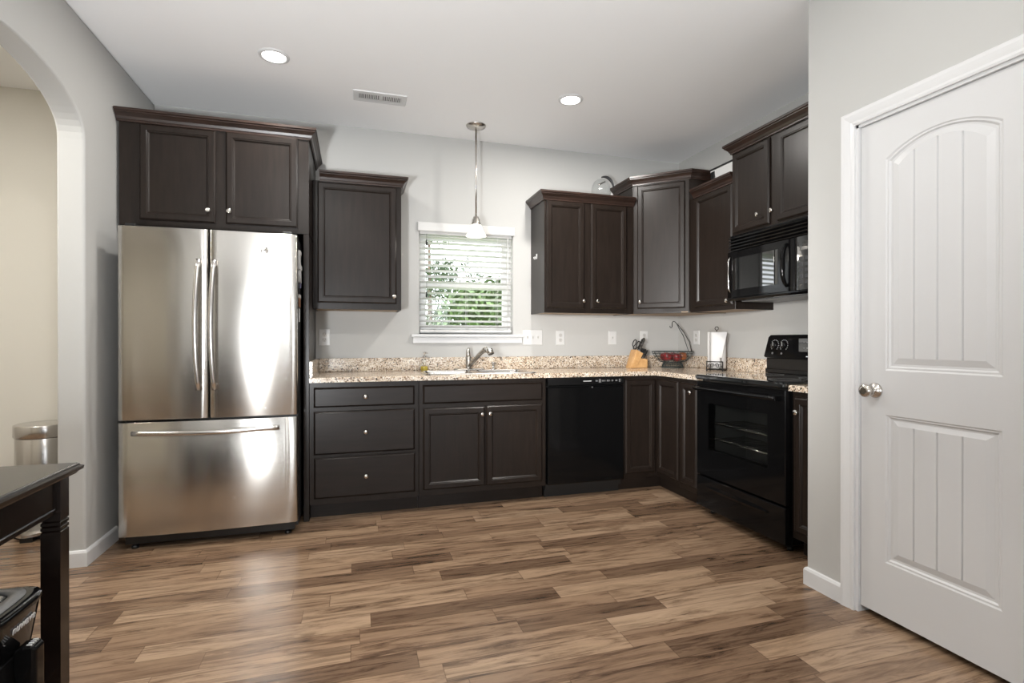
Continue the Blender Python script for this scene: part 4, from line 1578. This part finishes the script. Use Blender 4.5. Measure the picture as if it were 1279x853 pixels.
for s in (0, 1):
    m = MB()
    cx_, cz_ = KO[0] + 0.064 + dirx * 0.055 + nx_ * (0.016 * (1 if s else -1)), ZK + 0.1575 + dirz * 0.055 + nz_ * (0.016 * (1 if s else -1))
    ringp = []
    for k in range(17):
        t = 2 * pi * k / 16
        u, w_ = 0.030 * cos(t), 0.014 * sin(t)
        ringp.append((cx_ + dirx * u + nx_ * w_, 0.139 + s * 0.012, cz_ + dirz * u + nz_ * w_))
    m.tube(ringp, 0.0045, 8)
    m.tube([(KO[0] + 0.066 + dirx * 0.006, 0.139 + s * 0.012, ZK + 0.1535 + dirz * 0.006), (cx_ - dirx * 0.028, 0.139 + s * 0.012, cz_ - dirz * 0.028)], 0.006, 8)
    m.build('finger_loop', 'blackm', sc)

# fruit basket with banana hook
FBX, FBY = 3.962, 0.212
fb = thing('fruit_basket', 'dark wire fruit basket with a tall banana hook on the corner counter', 'basket', (FBX, FBY, CT1))
zb = CT1 + 0.0005
m = MB()
def circ(r, z, n=36):
    return [(FBX + r * cos(2 * pi * k / n), FBY + r * sin(2 * pi * k / n), z) for k in range(n + 1)]
for r, z in ((0.175, 0.140), (0.168, 0.122), (0.150, 0.095), (0.128, 0.070), (0.100, 0.052), (0.06, 0.044)):
    m.tube(circ(r, zb + z), 0.0032 if z == 0.140 else 0.0020, 6)
for k in range(18):
    t = 2 * pi * k / 18
    m.tube([(FBX + r * cos(t), FBY + r * sin(t), zb + z) for r, z in ((0.06, 0.044), (0.100, 0.051), (0.128, 0.069), (0.150, 0.094), (0.168, 0.121), (0.175, 0.140))], 0.0017, 5)
m.build('wire_bowl', 'greenwire', fb)
m = MB()
m.tube(circ(0.092, zb + 0.004), 0.004, 6)
m.tube(circ(0.088, zb + 0.030), 0.0022, 6)
for k in range(24):
    t = 2 * pi * k / 24
    m.tube([(FBX + 0.092 * cos(t), FBY + 0.092 * sin(t), zb + 0.004), (FBX + 0.072 * cos(t), FBY + 0.072 * sin(t), zb + 0.047)], 0.0022, 5)
m.build('foot_ring', 'greenwire', fb)
m = MB()
m.tube([(FBX + 0.165, FBY + 0.04, zb + 0.138), (FBX + 0.150, FBY + 0.03, zb + 0.220), (FBX + 0.110, FBY + 0.015, zb + 0.300), (FBX + 0.060, FBY + 0.0, zb + 0.365), (FBX + 0.025, FBY, zb + 0.398), (FBX + 0.008, FBY, zb + 0.402), (FBX - 0.003, FBY, zb + 0.390), (FBX - 0.004, FBY, zb + 0.355), (FBX - 0.014, FBY, zb + 0.343), (FBX - 0.024, FBY, zb + 0.350), (FBX - 0.026, FBY, zb + 0.362)], 0.0034, 8)
m.tube([(FBX + 0.045, FBY + 0.168, zb + 0.138), (FBX + 0.055, FBY + 0.12, zb + 0.20), (FBX + 0.058, FBY + 0.07, zb + 0.28), (FBX + 0.048, FBY + 0.02, zb + 0.345), (FBX + 0.040, FBY + 0.004, zb + 0.383)], 0.0030, 8)
m.build('banana_hook', 'iron', fb)
APL = [(-0.078, 0.040, 0.098, 'red apple at the left side of the wire fruit basket', 1.0), (0.000, 0.062, 0.092, 'red apple in the front middle of the wire fruit basket', 1.0),
       (0.080, 0.030, 0.100, 'yellow-red apple at the right side of the wire fruit basket', 1.0), (-0.045, -0.050, 0.094, 'red apple at the back left of the wire fruit basket', 1.0), (0.045, -0.055, 0.096, 'red apple at the back right of the wire fruit basket', 1.0)]
M['apple2'] = simple('blush_apple_skin', (0.34, 0.10, 0.03), 0.28, noise=0.6, nscale=18)
for i, (ax, ay, az, lb, s) in enumerate(APL):
    c0 = (FBX + ax, FBY + ay, zb + az)
    t = thing('apple', lb, 'apple', (c0[0], c0[1], c0[2] - 0.036), 'apples in the basket')
    m = MB()
    m.lathe(c0, [(0.004, -0.030), (0.014, -0.036), (0.026, -0.030), (0.036, -0.012), (0.039, 0.006), (0.035, 0.022), (0.024, 0.032), (0.012, 0.031), (0.003, 0.024)], 'z', 18)
    m.build('apple_body', 'apple2' if i == 2 else 'apple', t)
    m = MB()
    m.tube([(c0[0], c0[1], c0[2] + 0.0245), (c0[0] + 0.003, c0[1], c0[2] + 0.042)], 0.0016, 6)
    m.build('stem', 'stem', t)

# paper towels on an iron holder
PTX, PTY = 4.030, 0.705
ph = thing('paper_towel_holder', 'black wrought iron paper towel holder with scrolls on the counter left of the range', 'holder', (PTX, PTY, CT1))
m = MB()
zz = CT1 + 0.0005
m.tube([(PTX, PTY, zz + 0.012), (PTX, PTY, zz + 0.318)], 0.004, 8)
m.tube([(PTX, PTY + 0.013 * sin(2 * pi * k / 14), zz + 0.330 - 0.013 * cos(2 * pi * k / 14)) for k in range(15)], 0.0032, 6)
m.build('center_rod', 'iron', ph)
m = MB()
HB, HF = 0.058, 0.081          # half width, distance of the scroll panel from the centre
hx0, hx1 = PTY - HB, PTY + HB
for dx in (-HF, HB):
    m.tube([(PTX + dx, hx0, zz + 0.012), (PTX + dx, hx1, zz + 0.012)], 0.004, 6)
    for yy in (hx0, hx1):
        m.tube([(PTX + dx, yy, zz), (PTX + dx, yy, zz + 0.016)], 0.006, 6)
for yy in (hx0, hx1, PTY):
    m.tube([(PTX - HF, yy, zz + 0.012), (PTX + HB, yy, zz + 0.012)], 0.004, 6)
m.build('base_frame', 'iron', ph)
m = MB()
xf = PTX - HF - 0.0005
for yy in (hx0, hx1):
    m.tube([(xf, yy, zz + 0.012), (xf, yy, zz + 0.075)], 0.004, 6)
m.tube([(xf, hx0, zz + 0.072), (xf, hx1, zz + 0.072)], 0.004, 6)
for yc, s_ in ((PTY - 0.028, 1), (PTY + 0.028, -1)):
    for sg in (1, -1):
        sp_ = []
        for k in range(22):
            t = k / 21
            an = t * 2.6 * pi
            rr = 0.019 * (1 - 0.72 * t)
            sp_.append((xf, yc + s_ * (0.012 + rr * cos(an)) * sg * 0.8, zz + 0.042 + sg * rr * sin(an)))
        m.tube(sp_, 0.0026, 6)
m.build('scroll_panel', 'iron', ph)
ph.rotation_euler = (0, 0, 0.72)
pt = thing('paper_towel_roll', 'white paper towel roll with a loose sheet standing on the iron holder', 'paper towel', (PTX, PTY, CT1 + 0.017))
m = MB()
m.lathe((PTX, PTY, CT1 + 0.020), [(0.020, 0), (0.066, 0), (0.068, 0.003), (0.068, 0.279), (0.066, 0.282), (0.020, 0.282), (0.020, 0)], 'z', 36, False, False)
m.build('roll', 'paper', pt)
m = MB()
top, bot = [], []
for k in range(10):
    t = k / 9
    a = -0.35 + 1.0 * t
    if t < 0.5:
        top.append((PTX - 0.077 * cos(a * 2), PTY + 0.078 * sin(a * 2) + 0.012))
    else:
        top.append((PTX - 0.074 + 0.05 * (t - 0.5), PTY + 0.078 + 0.085 * (t - 0.5) * 2))
pl = [(PTX - 0.0690, PTY + 0.004), (PTX - 0.063, PTY + 0.032), (PTX - 0.050, PTY + 0.066), (PTX - 0.034, PTY + 0.098), (PTX - 0.004, PTY + 0.124)]
pl2 = [(PTX - 0.0690, PTY + 0.004), (PTX - 0.064, PTY + 0.028), (PTX - 0.052, PTY + 0.048), (PTX - 0.036, PTY + 0.060), (PTX - 0.012, PTY + 0.070)]
m.loft([[(p[0], p[1], z) for p in pl_] + [(p[0] + 0.0012, p[1] + 0.0008, z) for p in reversed(pl_)] for pl_, z in ((pl2, CT1 + 0.022), (pl2, CT1 + 0.10), (pl, CT1 + 0.300))], smooth=True)
m.build('loose_sheet', 'paper', pt)

# ------------------------------------------------------------------ things on top of the cabinets
ZC1 = ZU1 - 0.006 + 0.068
gp = thing('glass_jug', 'clear domed glass jug with a curved dark handle on top of an upper cabinet', 'jug', (3.283, 0.20, ZU1))
gx, gy, gz = 3.283, 0.20, ZU1 + 0.0005
m = MB()
m.lathe((gx, gy, gz), [(0.062, 0.0), (0.074, 0.006), (0.079, 0.03), (0.079, 0.150), (0.073, 0.185), (0.058, 0.212), (0.036, 0.228), (0.012, 0.235)], 'z', 32, True, True)
m.build('glass_body', 'clear', gp)
m = MB()
hp, hr = [], []
for k in range(15):
    t = radians(112 - 104 * k / 14)
    hp.append((gx + 0.0 + 0.080 * cos(t), gy + 0.072, gz + 0.142 + 0.094 * sin(t)))
    hr.append(0.006 + 0.006 * sin(pi * k / 14))
m.tube(hp, hr, 10)
m.build('handle', 'charcoal', gp, label='curved dark grey handle')
m = MB()
m.tube([(gx - 0.058 + 0.010 * k, gy + 0.070, gz + 0.168 + 0.005 * k) for k in range(7)], [0.006, 0.008, 0.008, 0.007, 0.005, 0.005, 0.004], 8)
m.build('spout_clip', 'chrome', gp)
m = MB()
m.tube([(gx + 0.082, gy + 0.03, gz + 0.115), (gx + 0.092, gy + 0.04, gz + 0.085), (gx + 0.104, gy + 0.05, gz + 0.066)], [0.007, 0.008, 0.006], 8)
m.build('lower_grip', 'white', gp)

tb = thing('serving_tray', 'white serving tray with black rim on top of the cabinet beside the microwave cabinet', 'tray', (W - 0.15, 0.9, ZU1))
m = MB(TR)
TA0, TA1, TD0, TD1 = 0.695, 1.084, 0.05, 0.19
m.loft([[(TA0 + i, TD0 + i, z), (TA1 - i, TD0 + i, z), (TA1 - i, TD1 - i, z), (TA0 + i, TD1 - i, z)] for i, z in ((0.02, ZU1 + 0.001), (0.0, ZU1 + 0.215), (0.006, ZU1 + 0.215), (0.026, ZU1 + 0.008))])
m.build('tray_body', 'white', tb)
m = MB(TR)
zt = ZU1 + 0.220
m.tube([(TA0, TD1, zt), (TA1, TD1, zt), (TA1, TD0, zt), (TA0, TD0, zt), (TA0, TD1, zt)], 0.008, 8)
m.build('rim', 'iron', tb, label='black rim')
m = MB(TR)
m.bbox(0.700, 0.745, TD1 - 0.012, TD1 + 0.004, ZU1 + 0.150, ZU1 + 0.205, 0.004)
m.build('corner_grip', 'iron', tb)

# small hook on the side of the double door cabinet
def TH(a, d, z):           # on the left side of the cabinet at x = 2.736, a = distance from the wall
    return Vector((2.736 - d, -a, z))
hk = thing('adhesive_hook', 'small white double hook stuck on the left side of the cabinet right of the window', 'hook', (2.736, 0.14, 1.80))
m = MB(TH)
m.bbox(0.137, 0.160, 0.0003, 0.004, 1.812, 1.852, 0.001)
m.build('back_plate', 'white', hk)
m = MB(TH)
for yy in (0.134, 0.162):
    m.tube([(0.148, 0.003, 1.822), (yy, 0.012, 1.812), (yy, 0.020, 1.816), (yy, 0.021, 1.828)], 0.0035, 8)
m.build('prongs', 'white', hk)
hk2 = thing('adhesive_hook', 'tiny pale hook stuck on the right side of the cabinet left of the window', 'hook', (1.64, 0.2, 1.80))
def TH2(a, d, z):
    return Vector((1.640 + d, -a, z))
m = MB(TH2)
m.bbox(0.243, 0.258, 0.0003, 0.004, 1.775, 1.810, 0.001)
m.build('back_plate', 'offwhite', hk2)
m = MB(TH2)
m.tube([(0.25, 0.003, 1.784), (0.25, 0.012, 1.776), (0.25, 0.016, 1.788)], 0.003, 8)
m.build('prongs', 'offwhite', hk2)

# ================================================================== HALL, TABLE, AIR FRYER
TX, TY = -0.470, 0.335
tc_ = thing('trash_can', 'round stainless steel step trash can standing in the hall behind the arch', 'trash can', (TX, TY, 0))
m = MB()
m.lathe((TX, TY, 0), [(0.135, 0.030), (0.135, 0.575), (0.133, 0.578)], 'z', 48, True, True)
m.build('bin_body', 'steel2', tc_)
m = MB()
m.lathe((TX, TY, 0), [(0.139, 0.580), (0.142, 0.584), (0.142, 0.648), (0.139, 0.653), (0.130, 0.655), (0.03, 0.656)], 'z', 48)
m.build('lid', 'steel2', tc_)
m = MB()
m.lathe((TX, TY, 0), [(0.139, 0.0), (0.141, 0.004), (0.141, 0.028), (0.137, 0.0298)], 'z', 48)
m.build('base_ring', 'blackm', tc_)
m = MB()
pa = [(TX - 0.085 + 0.17 * k / 10, TY + 0.135 + 0.075 * (1 - (k / 5 - 1) ** 2)) for k in range(11)]
m.loft([[(p[0], p[1], z) for p in pa] + [(p[0], TY + 0.12, z) for p in reversed(pa)] for z in (0.032, 0.046)])
m.build('foot_pedal', 'steel2', tc_)
m = MB()
m.box(TX - 0.03, TX + 0.03, TY + 0.142, TY + 0.19, 0.0, 0.0318)
m.build('pedal_block', 'blackm', tc_)

tbl = thing('console_table', 'black-brown wooden console table with grooved legs at the left edge', 'table', (0.23, 2.7, 0))
TX0, TX1, TYa, TYb, TZ = 0.014, 0.462, 2.100, 3.42, 0.752
m = MB()
m.loft([[(TX0 + i, TYa + i, z), (TX1 - i, TYa + i, z), (TX1 - i, TYb - i, z), (TX0 + i, TYb - i, z)] for i, z in ((0.016, TZ - 0.034), (0.012, TZ - 0.028), (0.002, TZ - 0.022), (0.0, TZ - 0.012), (0.008, TZ - 0.008), (0.010, TZ - 0.003), (0.014, TZ))])
m.build('tabletop', 'table', tbl)
LG = 0.052
def leg(x0, y0):
    mm = MB()
    x1, y1 = x0 + LG, y0 + LG
    prof = [(0.006, 0.0), (0.0, 0.05), (0.0, 0.548)]
    for k in range(3):
        z = 0.550 + k * 0.015
        prof += [(0.0, z), (0.0035, z + 0.003), (0.0, z + 0.006)]
    prof += [(0.0, 0.6), (0.0, TZ - 0.0342)]
    mm.loft([[(x0 + i, y0 + i, z), (x1 - i, y0 + i, z), (x1 - i, y1 - i, z), (x0 + i, y1 - i, z)] for i, z in prof])
    return mm.build('leg', 'table', tbl)
for lx in (TX0 + 0.025, 0.434 - LG):
    for ly in (TYa + 0.034, TYb - 0.034 - LG):
        leg(lx, ly)
m = MB()
xa = 0.424
m.box(xa - 0.018, xa, TYa + 0.034 + LG + 0.0005, TYb - 0.034 - LG - 0.0005, 0.610, TZ - 0.0342)
m.tube([(xa, TYa + 0.10, 0.625), (xa, TYb - 0.10, 0.625)], 0.0035, 6)
m.build('apron', 'table', tbl)
m = MB()
m.box(TX0 + 0.030, TX0 + 0.048, TYa + 0.034 + LG + 0.0005, TYb - 0.034 - LG - 0.0005, 0.610, TZ - 0.0342)
m.build('apron', 'table', tbl)
for ly in (TYa + 0.044, TYb - 0.062):
    m = MB()
    m.box(TX0 + 0.025 + LG + 0.0005, 0.434 - LG - 0.0005, ly, ly + 0.018, 0.610, TZ - 0.0342)
    m.build('apron', 'table', tbl)
m = MB()
m.box(TX0 + 0.079, 0.434 - LG - 0.002, TYa + 0.04, TYb - 0.04, 0.075, 0.093)
m.build('lower_shelf', 'table', tbl)

AX0, AX1, AY0_, AY1_, AZ0, AZ1 = 0.150, 0.452, 2.262, 2.565, 0.0935, 0.428
af = thing('air_fryer', 'glossy black air fryer with a drawer handle on the shelf under the console table', 'air fryer', (0.3, 2.41, AZ0))
def sup(i, z, n=28, pw=4.5):
    cx_, cy_, hx_, hy_ = (AX0 + AX1) / 2, (AY0_ + AY1_) / 2, (AX1 - AX0) / 2 - i, (AY1_ - AY0_) / 2 - i
    pts = []
    for k in range(n):
        t = 2 * pi * k / n
        ct_, st_ = cos(t), sin(t)
        pts.append((cx_ + hx_ * math.copysign(abs(ct_) ** (2 / pw), ct_), cy_ + hy_ * math.copysign(abs(st_) ** (2 / pw), st_), z))
    return pts
m = MB()
m.loft([sup(i, z, 40) for i, z in ((0.050, AZ0), (0.046, AZ0 + 0.01), (0.034, AZ0 + 0.10), (0.018, AZ0 + 0.22), (0.006, AZ1 - 0.030), (0.0, AZ1 - 0.014), (0.004, AZ1 - 0.004), (0.018, AZ1))], smooth=True)
afb = m.build('fryer_body', 'black', af)
m = MB()
m.loft([sup(i, z, 40) for i, z in ((0.030, AZ1 - 0.001), (0.031, AZ1 + 0.004), (0.062, AZ1 + 0.005), (0.064, AZ1 + 0.001))], False, False, smooth=True)
m.build('top_band', 'grey', af, label='grey ring around the top')
m = MB()
m.loft([sup(i, z, 40) for i, z in ((0.064, AZ1 - 0.001), (0.066, AZ1 + 0.0035), (0.075, AZ1 + 0.004))], smooth=True)
tp = m.build('display_panel', 'darkglass', af)
m = MB()
for k in range(4):
    m.box(0.33, 0.352, 2.36 + k * 0.026, 2.376 + k * 0.026, AZ1 + 0.0035, AZ1 + 0.0048)
m.build('touch_marks', 'mark', tp)
# front lettering, on the face that looks into the room (+x), tilted with the face
sl = 0.012 / 0.075
def TF(a, d, z):
    return Vector((AX1 - 0.0050 + d - (AZ1 - 0.03 - z) * 0.143, -a, z))
text_part('front_lettering', 'nuwave', 0.034, TF, 'mark', afb, 2.395, 0.0012, 0.374, True, 0.0010)
m = MB()
m.loft([[(AX1 - 0.045 + dx, 2.413 + sy * (0.075 - i), z) for sy, z in ((-1, 0.150 + i), (1, 0.150 + i), (1, 0.300 - i), (-1, 0.300 - i))] for dx, i in ((0.0, 0), (0.030, 0.004))])
bk_ = m.build('basket_drawer', 'blacksteel', af)
m = MB()
m.loft([[(x, 2.405 + w_, zt_), (x, 2.405 - w_, zt_), (x, 2.405 - w_, zb_), (x, 2.405 + w_, zb_)] for x, w_, zt_, zb_ in ((AX1 - 0.016, 0.026, 0.312, 0.262), (AX1 + 0.006, 0.026, 0.322, 0.150), (AX1 + 0.024, 0.024, 0.320, 0.130), (AX1 + 0.034, 0.020, 0.308, 0.135))])
bevel(m.build('handle', 'black', bk_), 0.008, 3, 30)
m = MB()
for k in range(4):
    m.box(AX1 + 0.010, AX1 + 0.022, 2.389 + k * 0.010, 2.393 + k * 0.010, 0.3195, 0.3225)
m.build('grip_marks', 'mark', bk_)

# ================================================================== OUTSIDE
f = MB()
f.box(-14, 18, -0.2, -28, -0.4, -0.35)
lawn = struct('ground_lawn', f, 'grass')
def tree(x, Y, h, r, label, mat, n, z0=0.0):
    t = thing('garden_tree', label, 'tree', (x, Y, -0.35), 'trees outside the window')
    m = MB()
    m.tube([(x, Y, -0.35), (x + 0.05, Y, z0 + h * 0.35), (x, Y, h * 0.85)], [0.10, 0.08, 0.03], 8)
    m.build('trunk', 'bark', t)
    m = MB()
    rnd = random.Random(int(x * 100 + 7))
    blobs = []
    for k in range(16):
        a, q = rnd.random() * 2 * pi, rnd.random()
        zc = z0 + h * (0.12 + 0.85 * q)
        rr = r * (1 - 0.55 * q) * rnd.random() ** 0.5
        blobs.append((x + rr * cos(a), Y + rr * sin(a) * 0.8, zc, r * (0.30 + 0.22 * rnd.random())))
    for k in range(n):
        bx, by, bz, br = blobs[rnd.randrange(len(blobs))]
        v = Vector((rnd.gauss(0, 1), rnd.gauss(0, 1), rnd.gauss(0, 1))).normalized() * br * (0.55 + 0.5 * rnd.random())
        c0 = Vector((bx, by, bz)) + v
        s = 0.055 + 0.05 * rnd.random()
        ax = Vector((rnd.gauss(0, 1), rnd.gauss(0, 1), rnd.gauss(0, 1))).normalized()
        bx_ = ax.orthogonal().normalized()
        q = [c0 + ax * s, c0 + bx_ * s * 0.45, c0 - ax * s, c0 - bx_ * s * 0.45]
        m.bm.faces.new([m.v(tuple(p)) for p in q])
    m.build('foliage', mat, t)
tree(3.9, -5.6, 2.25, 1.45, 'bright green bush filling the lower right of the window view', 'leaf', 5200)
tree(2.3, -9.6, 2.6, 0.9, 'greyish green bush at the lower left of the window view', 'leafp', 2200)
tree(3.7, -13.5, 6.5, 1.7, 'tall tree crown far behind the bushes, upper left of the window view', 'leafd', 4200)
tree(9.2, -11.0, 4.0, 1.8, 'green tree farther right beyond the bright bush', 'leafd', 2500)
